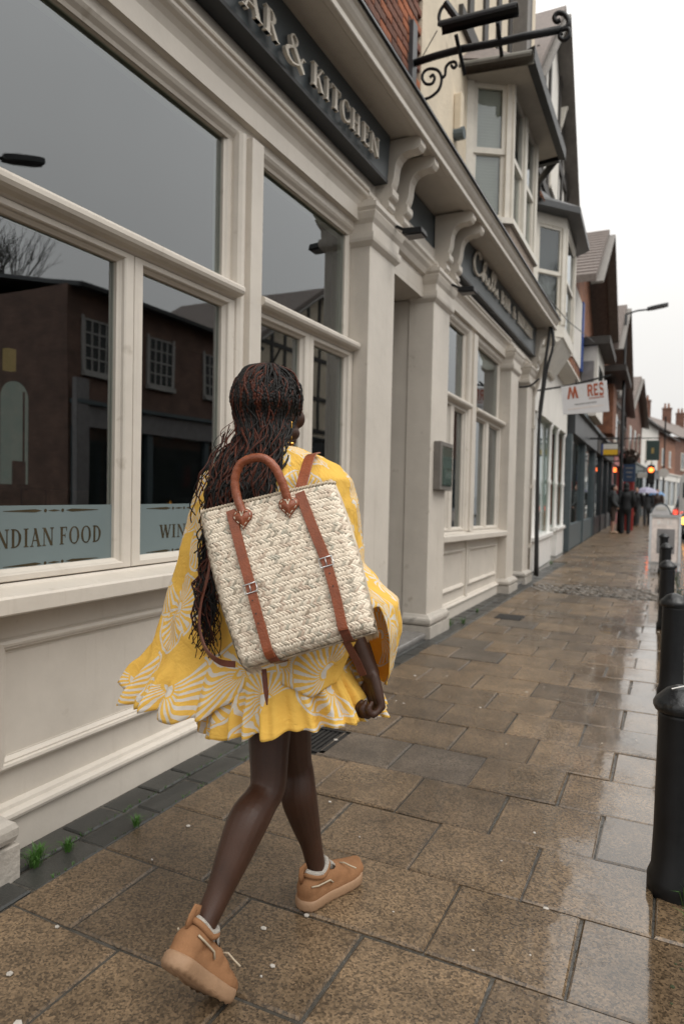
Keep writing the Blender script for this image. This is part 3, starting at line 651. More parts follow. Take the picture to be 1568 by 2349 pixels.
# ---------------------------------------------------------------- lettering
def glyph(ch):
    """strokes of a roman capital, unit height: list of polygons (y right, z up)"""
    P_ = []; T, t = .17, .065
    def st(x0, y0, x1, y1, w): P_.append([(x0 - w / 2, y0), (x0 + w / 2, y0), (x1 + w / 2, y1), (x1 - w / 2, y1)])
    def hb(x0, x1, y, h): P_.append([(x0, y), (x1, y), (x1, y + h), (x0, y + h)])
    def sf(x, y, w=.30): hb(x - w / 2, x + w / 2, y, .045)
    def arc(cx, cy, rx, ry, a0, a1, w, n=14):
        for i in range(n):
            q = []
            for a, k in ((a0 + (a1 - a0) * i / n, 1), (a0 + (a1 - a0) * (i + 1) / n, 1), (a0 + (a1 - a0) * (i + 1) / n, 0), (a0 + (a1 - a0) * i / n, 0)):
                a = R(a); ww = t + (w - t) * abs(math.cos(a)) ** 1.3
                q.append((cx + (rx - (0 if k else ww)) * math.cos(a), cy + (ry - (0 if k else t)) * math.sin(a)))
            P_.append(q)
    if ch == 'A': st(.12, 0, .40, 1, t); st(.66, 0, .36, 1, T); hb(.22, .55, .30, .055); sf(.12, 0, .24); sf(.67, 0, .30); w = .80
    elif ch == 'B': st(.2, 0, .2, 1, T); arc(.26, .75, .30, .25, -90, 90, T * .9); arc(.26, .27, .36, .27, -90, 90, T); hb(.06, .3, .955, .045); hb(.06, .3, 0, .045); w = .68
    elif ch == 'R': st(.2, 0, .2, 1, T); arc(.28, .73, .30, .27, -90, 90, T * .95); hb(.06, .3, .955, .045); sf(.2, 0); st(.66, 0, .36, .5, T * .95); sf(.68, 0, .22); w = .76
    elif ch == 'K': st(.2, 0, .2, 1, T); sf(.2, 0); sf(.2, .955); st(.3, .42, .66, 1, t); st(.68, 0, .38, .58, T * .9); sf(.68, 0, .24); sf(.66, .955, .22); w = .80
    elif ch == 'I': st(.19, 0, .19, 1, T); sf(.19, 0, .34); sf(.19, .955, .34); w = .40
    elif ch == 'T': st(.36, 0, .36, 1, T); sf(.36, 0, .34); hb(.03, .69, .945, .055); P_.append([(.03, .76), (.075, .95), (.03, .95)]); P_.append([(.69, .76), (.69, .95), (.645, .95)]); w = .72
    elif ch == 'C': arc(.46, .5, .42, .51, 42, 318, T); P_.append([(.77, .68), (.80, .68), (.80, .95), (.74, .84)]); P_.append([(.77, .32), (.74, .16), (.80, .05), (.80, .32)]); w = .84
    elif ch == 'H': st(.2, 0, .2, 1, T); st(.70, 0, .70, 1, T); hb(.25, .65, .475, .055); [sf(x, y) for x in (.2, .7) for y in (0, .955)]; w = .90
    elif ch in 'EF': 
        st(.2, 0, .2, 1, T); hb(.06, .60, .95, .05); hb(.25, .48, .49, .055); P_.append([(.60, .74), (.60, .96), (.55, .95)]); P_.append([(.48, .38), (.48, .64), (.45, .52)])
        if ch == 'E': hb(.06, .62, 0, .05); P_.append([(.62, .0), (.64, .26), (.57, .05)])
        else: sf(.2, 0, .34)
        w = .68
    elif ch == 'N': st(.16, 0, .16, 1, t); st(.74, 0, .18, 1, T); st(.76, 0, .76, 1, t); sf(.16, 0, .26); sf(.76, .955, .26); sf(.13, .955, .2); w = .90
    elif ch == 'D': st(.2, 0, .2, 1, T); arc(.26, .5, .50, .50, -90, 90, T); hb(.06, .3, .95, .05); hb(.06, .3, 0, .05); w = .84
    elif ch == 'O': arc(.46, .5, .42, .51, 0, 360, T, 24); w = .92
    elif ch == 'W': st(.34, 0, .12, 1, T); st(.34, 0, .56, 1, t); st(.76, 0, .54, 1, T); st(.76, 0, 1.0, 1, t); sf(.12, .955, .28); sf(.54, .955, .26); sf(1.0, .955, .22); w = 1.10
    elif ch == 'M': st(.14, 0, .3, 1, .17); st(.52, 0, .3, 1, .19); st(.52, 0, .74, 1, .17); st(.92, 0, .76, 1, .19); w = 1.06
    elif ch == '&':
        pts = crom([(.86, .02, .09), (.62, .30, .15), (.34, .66, .14), (.27, .86, .07), (.40, .99, .05), (.53, .86, .08), (.42, .62, .06), (.14, .38, .10), (.08, .20, .13), (.26, .02, .07), (.52, .08, .05), (.72, .30, .05), (.80, .50, .05), (.92, .50, .04)], 6)
        for (x0, y0, a), (x1, y1, c) in zip(pts, pts[1:]):
            d = Vector((x1 - x0, y1 - y0)); n_ = Vector((-d.y, d.x)).normalized()
            P_.append([(x0 - n_.x * a / 2, y0 - n_.y * a / 2), (x1 - n_.x * c / 2, y1 - n_.y * c / 2), (x1 + n_.x * c / 2, y1 + n_.y * c / 2), (x0 + n_.x * a / 2, y0 + n_.y * a / 2)])
        w = .98
    else: w = .4
    return P_, w
def letter_mesh(ch, to3, y, z, h, asp, depth, name='letter'):
    """to3(out, along, up) maps to space"""
    P_, w = glyph(ch); b = MB()
    for i, q in enumerate(P_):
        e = depth + .0003 * (i % 5)
        b.loft([[to3(0, y + px_ * h * asp, z + pz * h) for px_, pz in q], [to3(e, y + px_ * h * asp, z + pz * h) for px_, pz in q]])
    return b, w * h * asp
def word(text, to3, y, z, h, asp, depth, m, parent, gap=.06, ends=None):
    ws = [glyph(c)[1] for c in text]
    if ends:                                            # stretch so that the word ends where it should
        tot = sum(ws) + gap * (len(ws) - 1); asp = (ends - y) / (tot * h)
    for c in text:
        if c == ' ': y += .35 * h * asp; continue
        b, w = letter_mesh(c, to3, y, z, h, asp, depth); b.build('letter', m, parent); y += w + gap * h * asp
    return y
# first fascia sign: BAR & KITCHEN runs up to the scroll brackets
s1 = thing('fascia_sign', 'dark grey fascia sign over the near window reading BAR & KITCHEN', 'sign', FX(.15, 3, 3.5))
b = MB(); b.loft([[FX(o, y, z) for o, z in ((.031, 3.5215), (.15, 3.5215), (.165, 3.826), (.031, 3.826))] for y in (.5, 4.535)]); b.build('panel', 'sign_grey', s1)
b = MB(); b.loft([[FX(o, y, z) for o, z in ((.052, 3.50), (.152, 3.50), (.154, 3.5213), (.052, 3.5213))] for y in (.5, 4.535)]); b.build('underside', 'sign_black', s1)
f1 = lambda o, y, z: FX(.175 + o, y, z)
SPANS = [('B', 2.46, 2.60), ('A', 2.66, 2.83), ('R', 2.85, 2.985), ('K', 3.335, 3.475), ('I', 3.495, 3.545), ('T', 3.565, 3.69), ('C', 3.70, 3.825), ('H', 3.84, 3.975), ('E', 4.005, 4.115), ('N', 4.135, 4.28)]
for c, a, e in SPANS:
    w0 = glyph(c)[1]; h = .125; b, w = letter_mesh(c, f1, a, 3.552, h, (e - a) / (w0 * h), .022); b.build('letter', 'letter_metal', s1)
b, w = letter_mesh('&', f1, 3.045, 3.540, .150, 1.55, .022); b.build('letter', 'letter_metal', s1)
# second fascia sign: Chilli BAR & KITCHEN
s2 = thing('fascia_sign', 'dark grey fascia sign over the far window reading Chilli BAR & KITCHEN', 'sign', FX(.15, 8, 3.5))
b = MB(); b.loft([[FX(o, y, z) for o, z in ((.031, 3.48), (.13, 3.48), (.14, 3.825), (.031, 3.825))] for y in (6.40, 10.34)]); b.build('panel', 'sign_grey', s2)
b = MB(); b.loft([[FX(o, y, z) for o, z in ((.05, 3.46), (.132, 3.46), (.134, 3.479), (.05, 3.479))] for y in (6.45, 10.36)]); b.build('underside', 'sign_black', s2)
f2 = lambda o, y, z: FX(.145 + o, y, z)
def script(pts, w, y, z, h, asp):
    b = MB(); q = crom(pts, 6)
    b.tube([f2(.012, y + px_ * h * asp, z + pz * h) for px_, pz in q], w, 6); return b.build('letter', 'letter_metal', s2, True)
script([(.62, .80), (.5, .98), (.25, .9), (.05, .5), (.1, .12), (.35, .0), (.6, .12), (.78, .3)], .015, 6.80, 3.60, .22, 2.0)
script([(.0, .1), (.28, .6), (.36, .95), (.24, 1.0), (.16, .6), (.12, .0), (.25, .4), (.36, .42), (.38, .1), (.5, .05)], .014, 7.12, 3.60, .20, 2.3)
script([(.0, .05), (.12, .42), (.12, .1), (.22, .02), (.42, .6), (.5, .95), (.40, 1.0), (.36, .5), (.42, .05), (.62, .55), (.72, .95), (.62, 1.0), (.58, .5), (.66, .05), (.82, .4), (.84, .1), (.95, .05)], .014, 7.35, 3.60, .20, 2.8)
word('BAR', f2, 8.02, 3.60, .13, 1, .02, 'letter_metal', s2, ends=8.52)
word('&', f2, 8.66, 3.60, .13, 1, .02, 'letter_metal', s2, ends=8.84)
word('KITCHEN', f2, 8.98, 3.60, .13, 1, .02, 'letter_metal', s2, ends=9.95)
# frosted films with cut-out words on the lower casements
def film(q0, q1, txt, a, e, z, h):
    t = thing('window_film', 'blue-grey frosted window film with cut-out lettering ' + {'INDIAN FOOD': 'INDIAN FOOD', 'WINES': 'WINES beside the backpack', '': 'behind the walking woman'}[txt[0]] , 'window film', FX(-.06, q0, .98))
    b = MB(); b.loft([[FX(o, y, zz) for o, y in ((-.0655, q0), (-.0645, q0), (-.0645, q1), (-.0655, q1))] for zz in (.972, 1.223)]); b.build('sheet', 'film', t)
    ff = lambda o, y, zz: FX(-.0642 + o, y, zz)
    if txt[0]: word(txt[0], ff, a, z, h, 1, .0006, 'film_letter', t, ends=e, gap=.08)
    c = (q0 + q1) / 2
    for zz, sgn in ((1.203, 1), (1.004, -1)):
        for s in (-1, 1):
            b = MB(); b.poly([ff(.0008, c + s * .055, zz), ff(.0008, c + s * .085, zz + .006), ff(.0008, c + s * .22, zz + .0008), ff(.0008, c + s * .22, zz - .0008), ff(.0008, c + s * .085, zz - .006)]); b.build('ornament', 'film_letter', t)
            b = MB(); b.poly([ff(.0008, c + s * .04 + .007 * math.cos(k * .785), zz + .007 * math.sin(k * .785)) for k in range(8)]); b.build('ornament', 'film_letter', t)
        b = MB(); b.poly([ff(.0008, c - .03, zz), ff(.0008, c, zz + .004), ff(.0008, c + .03, zz), ff(.0008, c, zz - .004)]); b.build('ornament', 'film_letter', t)
film(1.555, 2.15, ['INDIAN FOOD'], 1.575, 2.10, 1.070, .068)
film(2.278, 2.875, ['WINES'], 2.445, 2.72, 1.064, .062)
film(3.19, 3.69, [''], 0, 0, 0, 0)
# menu case on the second pilaster
q = FX(.10, 5.84, 1.38); mc = thing('menu_case', 'shallow grey framed menu case hung on the pilaster by the bar door', 'menu case', q)
b = MB(); b.loft([[FX(o, y, z) for y, z in ((5.86, 1.36), (6.22, 1.36), (6.22, 1.80), (5.86, 1.80))] for o in (.101, .17)]); b.build('case', 'timber_grey', mc, bevel=.005)
b = MB(); b.loft([[FX(o, y, z) for y, z in ((5.91, 1.41), (6.17, 1.41), (6.17, 1.75), (5.91, 1.75))] for o in (.171, .174)]); b.build('menu_sheet', 'paper', mc)
b = MB(); b.loft([[FX(o, y, z) for y, z in ((5.90, 1.40), (6.18, 1.40), (6.18, 1.76), (5.90, 1.76))] for o in (.176, .18)]); b.build('pane', 'glass', mc)

# ================================================================== UPPER STOREYS OF THE BAR
def simple(name, a, b_, m, parent, bevel=0):
    q = MB(); q.box(a, b_); return q.build(name, m, parent, bevel=bevel)
wl = simple('brick_wall', (-2.5, -1, 3.9), (-2.062, 5.6, 7.5), 'brick_wall_red', bar)
bmes = []
for s in range(3):
    rnd = random.Random(s); q = MB(); q.box((-.05, -.107 + rnd.uniform(0, .004), -.0325), (.012 + rnd.uniform(-.003, .003), .107 - rnd.uniform(0, .004), .0325)); me = q.mesh('brick')
    bm = bmesh.new(); bm.from_mesh(me); bmesh.ops.recalc_face_normals(bm, faces=bm.faces); bmesh.ops.bevel(bm, geom=[e for e in bm.edges if all(v.co.x > 0 for v in e.verts)], offset=.004, segments=1, affect='EDGES'); bm.to_mesh(me); bm.free(); me.materials.append(MT['brick']); bmes.append(me)
n = 0
for r in range(24):
    for c in range(12):
        y = 5.48 - c * .225 - (.1125 if r % 2 else 0); z = 4.02 + r * .075
        if z > 3.95 + (y - 2.6) * .85: continue
        o = bpy.data.objects.new('brick', random.choice(bmes)); COL.objects.link(o); o.parent = wl; o.location = (-2.05, y, z + random.uniform(-.002, .002)); o.rotation_euler = (0, random.uniform(-.01, .01), random.uniform(-.008, .008)); n += 1
simple('rendered_wall', (-2.6, 5.6, 3.9), (-2.03, 10.45, 9.2), 'render_cream', bar)
simple('end_quoin', (-2.1, 5.56, 3.95), (-2.026, 5.70, 7.5), 'render_cream', bar)
# canted oriel with sash windows
def poly_prism(name, pts, z0, z1, m, parent, smooth=False):
    q = MB(); q.loft([[(x, y, z) for x, y in pts] for z in (z0, z1)]); return q.build(name, m, parent)
def sash_face(ori, p0, p1, z0, z1, post=.09, zmeet=.5, blind=False, glassm='glass_far', wood='white_wood', curtain='paper'):
    """one window face between two plan points: jamb posts, sill rails, two sashes with panes"""
    p0 = Vector((*p0, 0)); p1 = Vector((*p1, 0)); d = (p1 - p0); Ln = d.length; d.normalize(); nrm = Vector((d.y, -d.x, 0)) if d.cross(Vector((0, 0, 1))).x > 0 else Vector((-d.y, d.x, 0))
    if nrm.x < 0 and abs(nrm.x) > .05: nrm = -nrm
    def bx(nm, s0, s1, a, c, o0, o1, m, par):
        q = MB(); q.loft([[p0 + d * s + nrm * o + Vector((0, 0, z)) for s, o in ((s0, o0), (s1, o0), (s1, o1), (s0, o1))] for z in (a, c)]); return q.build(nm, m, par)
    bx('corner_post', -.02, post, z0, z1, -.08, .012, wood, ori); bx('corner_post', Ln - post, Ln + .02, z0, z1, -.08, .010, wood, ori)
    zm = z0 + (z1 - z0) * zmeet
    for k, (a, c, o) in enumerate(((z0, zm + .02, -.035), (zm - .02, z1, -.015))):
        w = bx('sash', post, Ln - post, a, a + .06, o - .035, o, wood, ori)
        bx('rail', post, Ln - post, c - .05, c, o - .035, o, wood, w)
        bx('stile', post, post + .045, a + .06, c - .05, o - .035, o, wood, w); bx('stile', Ln - post - .045, Ln - post, a + .06, c - .05, o - .035, o, wood, w)
        bx('pane', post + .04, Ln - post - .04, a + .05, c - .04, o - .02, o - .016, glassm, w)
        if blind:
            q = MB(); nn = int((c - a) / .032)
            for i in range(nn):
                zz = a + .06 + i * .032; A = p0 + d * (post + .05) + nrm * (o - .055); B = p0 + d * (Ln - post - .05) + nrm * (o - .055)
                q.loft([[A + Vector((0, 0, zz)), A + Vector((0, 0, zz + .026)) + nrm * .014, A + Vector((0, 0, zz + .028)) + nrm * .013, A + Vector((0, 0, zz + .002)) - nrm * .001], [B + Vector((0, 0, zz)), B + Vector((0, 0, zz + .026)) + nrm * .014, B + Vector((0, 0, zz + .028)) + nrm * .013, B + Vector((0, 0, zz + .002)) - nrm * .001]])
            stuff(q.build('blind_slat', curtain, w))
        else: bx('curtain', post + .05, Ln - post - .05, a + .06, c - .05, o - .062, o - .056, 'dark_room' if k else curtain, w)
ox = -2.03
B_ = [(ox, 7.0), (ox + .42, 7.27), (ox + .42, 8.62), (ox, 8.9)]
orl = poly_prism('oriel', B_, 4.02, 4.14, 'pebble', bar)
poly_prism('oriel_core', [(ox + .002, 7.16), (ox + .25, 7.4), (ox + .25, 8.5), (ox + .002, 8.74)], 4.14, 5.62, 'dark_room', orl)
sash_face(orl, B_[0], B_[1], 4.20, 5.60, .07, blind=True)
sash_face(orl, B_[1], (ox + .42, 7.95), 4.20, 5.60, .06); sash_face(orl, (ox + .42, 7.95), B_[2], 4.20, 5.60, .06); sash_face(orl, B_[3], B_[2], 4.2, 5.6, .07)
poly_prism('oriel_sill', [(ox, 6.93), (ox + .46, 7.22), (ox + .46, 8.67), (ox, 8.97)], 4.14, 4.20, 'white_wood', orl)
poly_prism('oriel_apron', [(ox, 7.03), (ox + .40, 7.29), (ox + .40, 8.60), (ox, 8.87)], 3.99, 4.02, 'pebble', orl)
sof = poly_prism('soffit', [(ox, 6.7), (ox + .5, 6.9), (ox + .62, 7.0), (ox + .62, 9.0), (ox, 9.1)], 5.60, 5.64, 'soffit_paint', orl)
poly_prism('gutter', [(ox + .62, 6.9), (ox + .70, 6.86), (ox + .70, 9.06), (ox + .62, 9.02)], 5.56, 5.70, 'iron', orl)
poly_prism('gutter', [(ox, 9.1), (ox + .62, 9.02), (ox + .62, 9.10), (ox, 9.18)], 5.56, 5.70, 'iron', orl)
q = MB(); q.loft([[(ox, 6.68, 5.645), (ox + .62, 6.95, 5.645), (ox + .62, 9.03, 5.645), (ox, 9.12, 5.645)], [(ox - .02, 7.3, 6.15), (ox + .02, 7.3, 6.15), (ox + .02, 8.6, 6.15), (ox - .02, 8.6, 6.15)]]); q.build('oriel_roof', 'roof_tile', orl)
# timber gable above the oriel
for y in (6.9, 7.5, 8.1, 8.7, 9.3, 9.9): simple('timber_post', (-2.06, y, 6.05), (-2.0, y + .16, 9.2), 'timber_dark', bar)
simple('timber_rail', (-2.06, 6.6, 5.95), (-1.985, 10.45, 6.12), 'timber_dark', bar)
simple('bargeboard', (-2.06, 9.0, 6.6), (-1.85, 9.2, 9.2), 'timber_grey', bar)
# downpipe with hopper between the two buildings
dp = thing('downpipe', 'black cast iron downpipe between the cream oriel and the timbered white house', 'pipe', (-1.97, 10.4, 3.9))
q = MB(); q.tube([(-1.98, 10.36, 3.95), (-1.98, 10.36, 5.5), (-1.75, 9.6, 5.6), (-1.42, 9.05, 5.62)], .045, 10); q.build('pipe', 'iron', dp, True)
for z in (4.3, 5.1): simple('pipe_bracket', (-2.03, 10.29, z), (-1.93, 10.43, z + .04), 'iron', dp)
# alarm box, small
al = thing('alarm_bell', 'slim vertical alarm box with blue round end on the cream wall', 'alarm', (-2.03, 6.6, 4.8))
simple('casing', (-2.03, 6.52, 4.86), (-1.95, 6.60, 5.22), 'render_cream', al, .01)
q = MB(); q.tube([(-2.03, 6.57, 4.84), (-1.93, 6.57, 4.84)], .06, 12); q.build('lens', 'grey_blue', al)

# ---------------------------------------------------------------- hanging bracket with troughs
YB = 5.33
hb = thing('sign_bracket', 'black wrought iron sign bracket with scrolls and lamp troughs on the brick wall', 'sign bracket', (-2.05, YB, 4.5))
q = MB(); q.box((-2.05, YB - .05, 4.30), (-2.0, YB + .05, 5.15)); q.build('wall_plate', 'lead', hb)
q = MB(); pts = [P(u, v, YB) for u, v in ((940, 148), (1000, 128), (1060, 112), (1130, 100), (1200, 84), (1285, 68))]; q.tube(pts, .028, 8); q.build('arm', 'iron', hb, True)
def curl(nm, uv, r=.012):
    q = MB(); q.tube([P(u, v, YB) for u, v in crom(uv, 6)], r, 7); return q.build(nm, 'iron', hb, True)
curl('scroll', [(1285, 68), (1300, 60), (1302, 45), (1292, 32), (1278, 30), (1270, 40), (1276, 50), (1284, 46)], .018)
curl('scroll', [(1285, 70), (1302, 66), (1304, 82), (1292, 92), (1282, 84), (1288, 76)], .016)
curl('scroll', [(985, 178), (992, 172), (996, 180), (990, 192), (976, 192), (968, 180), (972, 165), (986, 158), (1004, 162), (1012, 180), (1006, 205), (988, 222), (968, 230), (962, 238)])
curl('scroll', [(1012, 180), (1020, 172), (1022, 155), (1030, 145), (1042, 142), (1046, 150), (1040, 156), (1034, 150)])
curl('scroll', [(964, 260), (974, 250), (984, 256), (982, 268), (974, 272)])
def trough(u0, v0, u1, v1, y, m, r=.055):
    a = P(u0, v0, y); b_ = P(u1, v1, y); q = MB(); n = 10
    prof = [(r * math.cos(R(200 - 220 * k / n)), r * .8 * math.sin(R(200 - 220 * k / n))) for k in range(n + 1)]
    inner = [(x * .9, z * .9) for x, z in reversed(prof)]
    q.loft([[p + Vector((0, x, z)) for x, z in prof + inner] for p in (a, b_)]); return q.build('lamp_trough', m, hb)
trough(1008, 66, 1186, 22, 5.12, 'iron', .06); trough(1056, 160, 1220, 132, 5.50, 'trough', .065)
q = MB(); q.tube([P(1045, 80, 5.2), P(1065, 170, 5.45)], .016); q.build('trough_arm', 'iron', hb)
q = MB(); q.tube([P(1140, 50, 5.2), P(1150, 130, 5.45)], .016); q.build('trough_arm', 'iron', hb)
curl('conduit', [(1010, 60), (1006, 40), (1012, 20), (1024, 10), (1030, 30)], .014)
q = MB(); q.tube([P(1060, 60, 5.2), P(1022, 8, 5.2)], .03); q.build('junction_arm', 'iron', hb)
curl('cable', [(1002, 70), (985, 100), (968, 130)], .004)

# ================================================================== THE WHITE SHOP NEXT DOOR
def GX(o, y, z): return (-2.05 - .028 * (y - 10.5) + o, y, z)
def gbox(name, o0, o1, y0, y1, z0, z1, m, parent, bevel=0):
    q = MB(); q.loft([[GX(o, y, z) for o, y in ((o0, y0), (o1, y0), (o1, y1), (o0, y1))] for z in (z0, z1)]); return q.build(name, m, parent, bevel=bevel)
ws = thing('timbered_house', 'white shop with timbered gable and oriel next to the bar', 'building', (-2.3, 13, 0))
gbox('wall', -3, -.35, 10.5, 16.4, 0, 6.2, 'render_white', ws)
gbox('side_wall', -.35, .02, 10.5, 11.55, 0, 3.0, 'render_white', ws)
gbox('fascia', -.35, .02, 10.5, 16.4, 2.72, 3.80, 'render_white', ws)
gbox('upper_wall', -.35, -.05, 10.5, 16.4, 3.8, 6.5, 'render_white', ws)
q = MB(); q.loft([[GX(o, y, z) for o, z in ((-.1, 3.72), (.1, 3.74), (.22, 3.80), (.30, 3.86), (.30, 3.90), (-.1, 3.98))] for y in (10.55, 16.4)]); q.build('cornice', 'white_wood', ws)
for y in (10.6, 16.2):
    q = MB(); q.loft([[GX(o, yy, z) for o, z in ((.0, 3.30), (.08, 3.28), (.12, 3.38), (.14, 3.5), (.24, 3.6), (.26, 3.75), (0, 3.78))] for yy in (y, y + .16)]); q.build('console', 'white_wood', ws)
gbox('stall_riser', -.3, .03, 11.7, 14.0, 0, .5, 'white_gloss', ws); gbox('stall_riser', -.3, -.12, 14.0, 15.0, 0, .42, 'white_gloss', ws); gbox('stall_riser', -.3, .02, 15.0, 16.3, 0, .55, 'white_gloss', ws)
gbox('sill', -.3, .07, 11.65, 14.05, .5, .58, 'white_gloss', ws, .01); gbox('sill', -.3, .06, 14.95, 16.35, .55, .62, 'white_gloss', ws, .01)
gbox('air_vent', -.11, -.1, 14.2, 14.8, .1, .25, 'iron', ws)
for y, o in ((11.95, .0), (13.95, .0), (15.0, .0), (16.3, .0)):
    q = MB(); c = GX(-.04, y, 0); q.lathe([(.06, .5), (.07, .56), (.045, .6), (.04, 1.5), (.055, 1.54), (.055, 1.58), (.04, 1.62), (.038, 2.6), (.06, 2.66), (.07, 2.72)], c, 12); q.build('column', 'white_gloss', ws, True)
w = gbox('shop_window', -.36, -.3, 11.55, 16.3, .55, 2.72, 'room_green', ws)
gbox('pane', -.1, -.094, 11.6, 13.95, .58, 2.72, 'glass_far', w); gbox('pane', -.1, -.094, 15.0, 16.3, .6, 2.72, 'glass_far', w)
gbox('display_basket', -.28, -.16, 14.1, 14.6, .58, .95, 'cloth_tan', w)
for (y, z) in ((11.8, 1.45), (11.8, 1.25)):
    q = MB(); c = GX(-.22, y, z); q.ell(c, (.03, .07, .03), None, 8, 6); q.build('lamp', 'lamp_warm', w)
# its oriel
C_ = [GX(-.05, 11.35, 0)[:2], GX(.40, 11.9, 0)[:2], GX(.40, 13.35, 0)[:2], GX(-.05, 13.9, 0)[:2]]
o2 = poly_prism('oriel', C_, 3.95, 4.15, 'white_wood', ws)
poly_prism('oriel_core', [GX(-.05, 11.5, 0)[:2], GX(.25, 12.0, 0)[:2], GX(.25, 13.25, 0)[:2], GX(-.05, 13.75, 0)[:2]], 4.15, 5.75, 'dark_room', o2)
sash_face(o2, C_[0], C_[1], 4.15, 5.75, .09, .52, curtain='board_grey'); sash_face(o2, C_[1], C_[2], 4.15, 5.75, .1, .52, curtain='board_grey'); sash_face(o2, C_[3], C_[2], 4.15, 5.75, .09, .52)
poly_prism('oriel_frieze', C_, 5.75, 5.92, 'white_wood', o2)
q = MB(); E_ = [GX(-.05, 11.0, 0)[:2], GX(.62, 11.75, 0)[:2], GX(.62, 13.6, 0)[:2], GX(-.05, 14.3, 0)[:2]]; T_ = [GX(-.05, 11.6, 0)[:2], GX(.1, 12.1, 0)[:2], GX(.1, 13.2, 0)[:2], GX(-.05, 13.6, 0)[:2]]
q.loft([[(x, y, 5.92) for x, y in E_], [(x, y, 6.02) for x, y in E_], [(x, y, 6.4) for x, y in T_]]); q.build('oriel_roof', 'lead', o2)
q = MB(); q.loft([[(*GX(o, y, z),)[:3] for o, y, z in ((-.06, 11.4, 3.5), (.1, 11.95, 3.5), (.1, 13.3, 3.5), (-.06, 13.85, 3.5))], [(C_[k][0] - (.02 if k in (1, 2) else 0), C_[k][1], 3.95) for k in range(4)]]); q.build('oriel_corbel', 'white_wood', o2)
# gable: wall triangle, bargeboards with overhang, studs and window, tile-hung strip
YA, ZA, YN, YF, ZE = 12.85, 10.0, 10.05, 15.65, 7.35
q = MB(); q.loft([[GX(o, y, z) for y, z in ((YN + .3, 6.4), (YF - .3, 6.4), (YF - .3, ZE + .2), (YA, ZA - .2), (YN + .3, ZE + .2))] for o in (-.4, -.02)]); gw = q.build('gable_wall', 'render_white', ws)
for (ya, za, yb, zb) in ((YA, ZA, YF, ZE), (YA, ZA, YN, ZE)):
    q = MB(); q.beam(GX(.10, ya, za - .1), GX(.10, yb, zb - .1), .05, .3, Vector((1, 0, 0))); q.build('bargeboard', 'timber_grey', gw)
    q = MB(); q.loft([[GX(o, y, z) for o, y, z in ((-3, ya, za + .0), (.16, ya, za + .0), (.16, yb, zb + .0), (-3, yb, zb + .0))], [GX(o, y, z) for o, y, z in ((-3, ya, za + .1), (.16, ya, za + .1), (.16, yb, zb + .1), (-3, yb, zb + .1))]]); q.build('roof_slope', 'roof_tile', gw)
    q = MB(); q.loft([[GX(o, y, z) for o, y, z in ((-.02, ya, za - .06), (.09, ya, za - .06), (.09, yb, zb - .06), (-.02, yb, zb - .06))], [GX(o, y, z) for o, y, z in ((-.02, ya, za - .03), (.09, ya, za - .03), (.09, yb, zb - .03), (-.02, yb, zb - .03))]]); q.build('verge_soffit', 'timber_grey', gw)
for y in (10.9, 11.6, 12.2, 13.5, 14.1, 14.8): gbox('stud', -.019, .02, y, y + .14, 6.45, min(ZA - .4, ZE + .2 + (1 - abs(y - YA) / 2.8) * 2.4), 'timber_dark', gw)
for z in (6.45, 7.6): gbox('timber_rail', -.018, .026, YN + .3, YF - .3, z, z + .16, 'timber_dark', gw)
wv = gbox('window', -.018, .03, 12.45, 13.45, 6.75, 8.1, 'white_wood', gw)
gbox('sash', .03, .06, 12.4, 13.5, 6.7, 6.76, 'white_wood', gw)
q = MB()
for i in range(40): q.beam(GX(.0, 11.0 + i * .11, 6.22), GX(.12, 11.0 + i * .11, 5.98), .085, .02, Vector((1, 0, .5)))
stuff(q.build('tile_strip', 'brick_wall_orange', gw))
for y, z in ((YF, ZE), (13.9, 8.9)):
    q = MB(); q.loft([[GX(o, yy, zz) for o, zz in ((-.02, z - .5), (.02, z - .45), (.10, z - .15), (.13, z - .1), (-.02, z - .1))] for yy in (y - .14, y - .02)]); q.build('gable_bracket', 'white_wood', gw)

# MORES sign board on its arm
YM = 11.5
ms = thing('hanging_sign', 'white projecting board with rust red lettering MORES hung over the pavement', 'sign', (-1.3, YM, 2.9))
tl, tr, br_, bl = P(1286, 887, YM), P(1390, 872, YM), P(1396, 944, YM), P(1290, 951, YM)
q = MB(); q.loft([[p + Vector((0, o, 0)) for p in (bl, br_, tr, tl)] for o in (0, .03)]); q.build('board', 'sign_white', ms)
ex = (tr - tl); ez = (tl - bl)
def mto(o, a, c): return bl + ex * a + ez * c + Vector((0, -.001 - o, 0))
def bold(ch):
    if ch == 'M': return [[(0, 0), (.2, 0), (.38, 1), (.22, 1)], [(.22, 1), (.38, 1), (.56, .15), (.46, .15)], [(.44, 0), (.60, 0), (.80, 1), (.64, 1)], [(.64, 1), (.80, 1), (1.0, 0), (.80, 0)]], 1.0
    if ch == 'R': return [[(0, 0), (.3, 0), (.3, 1), (0, 1)], [(.3, .8), (.85, .8), (.75, 1), (.3, 1)], [(.65, .5), (.95, .6), (.9, .9), (.65, .85)], [(.3, .42), (.8, .42), (.9, .58), (.3, .58)], [(.45, .42), (.75, .42), (1, 0), (.7, 0)]], 1.0
    return [[(0, 0), (.3, 0), (.3, 1), (0, 1)], [(.3, .8), (1, .8), (1, 1), (.3, 1)], [(.3, .42), (.8, .42), (.8, .58), (.3, .58)], [(.3, 0), (1, 0), (1, .2), (.3, .2)]], 1.0
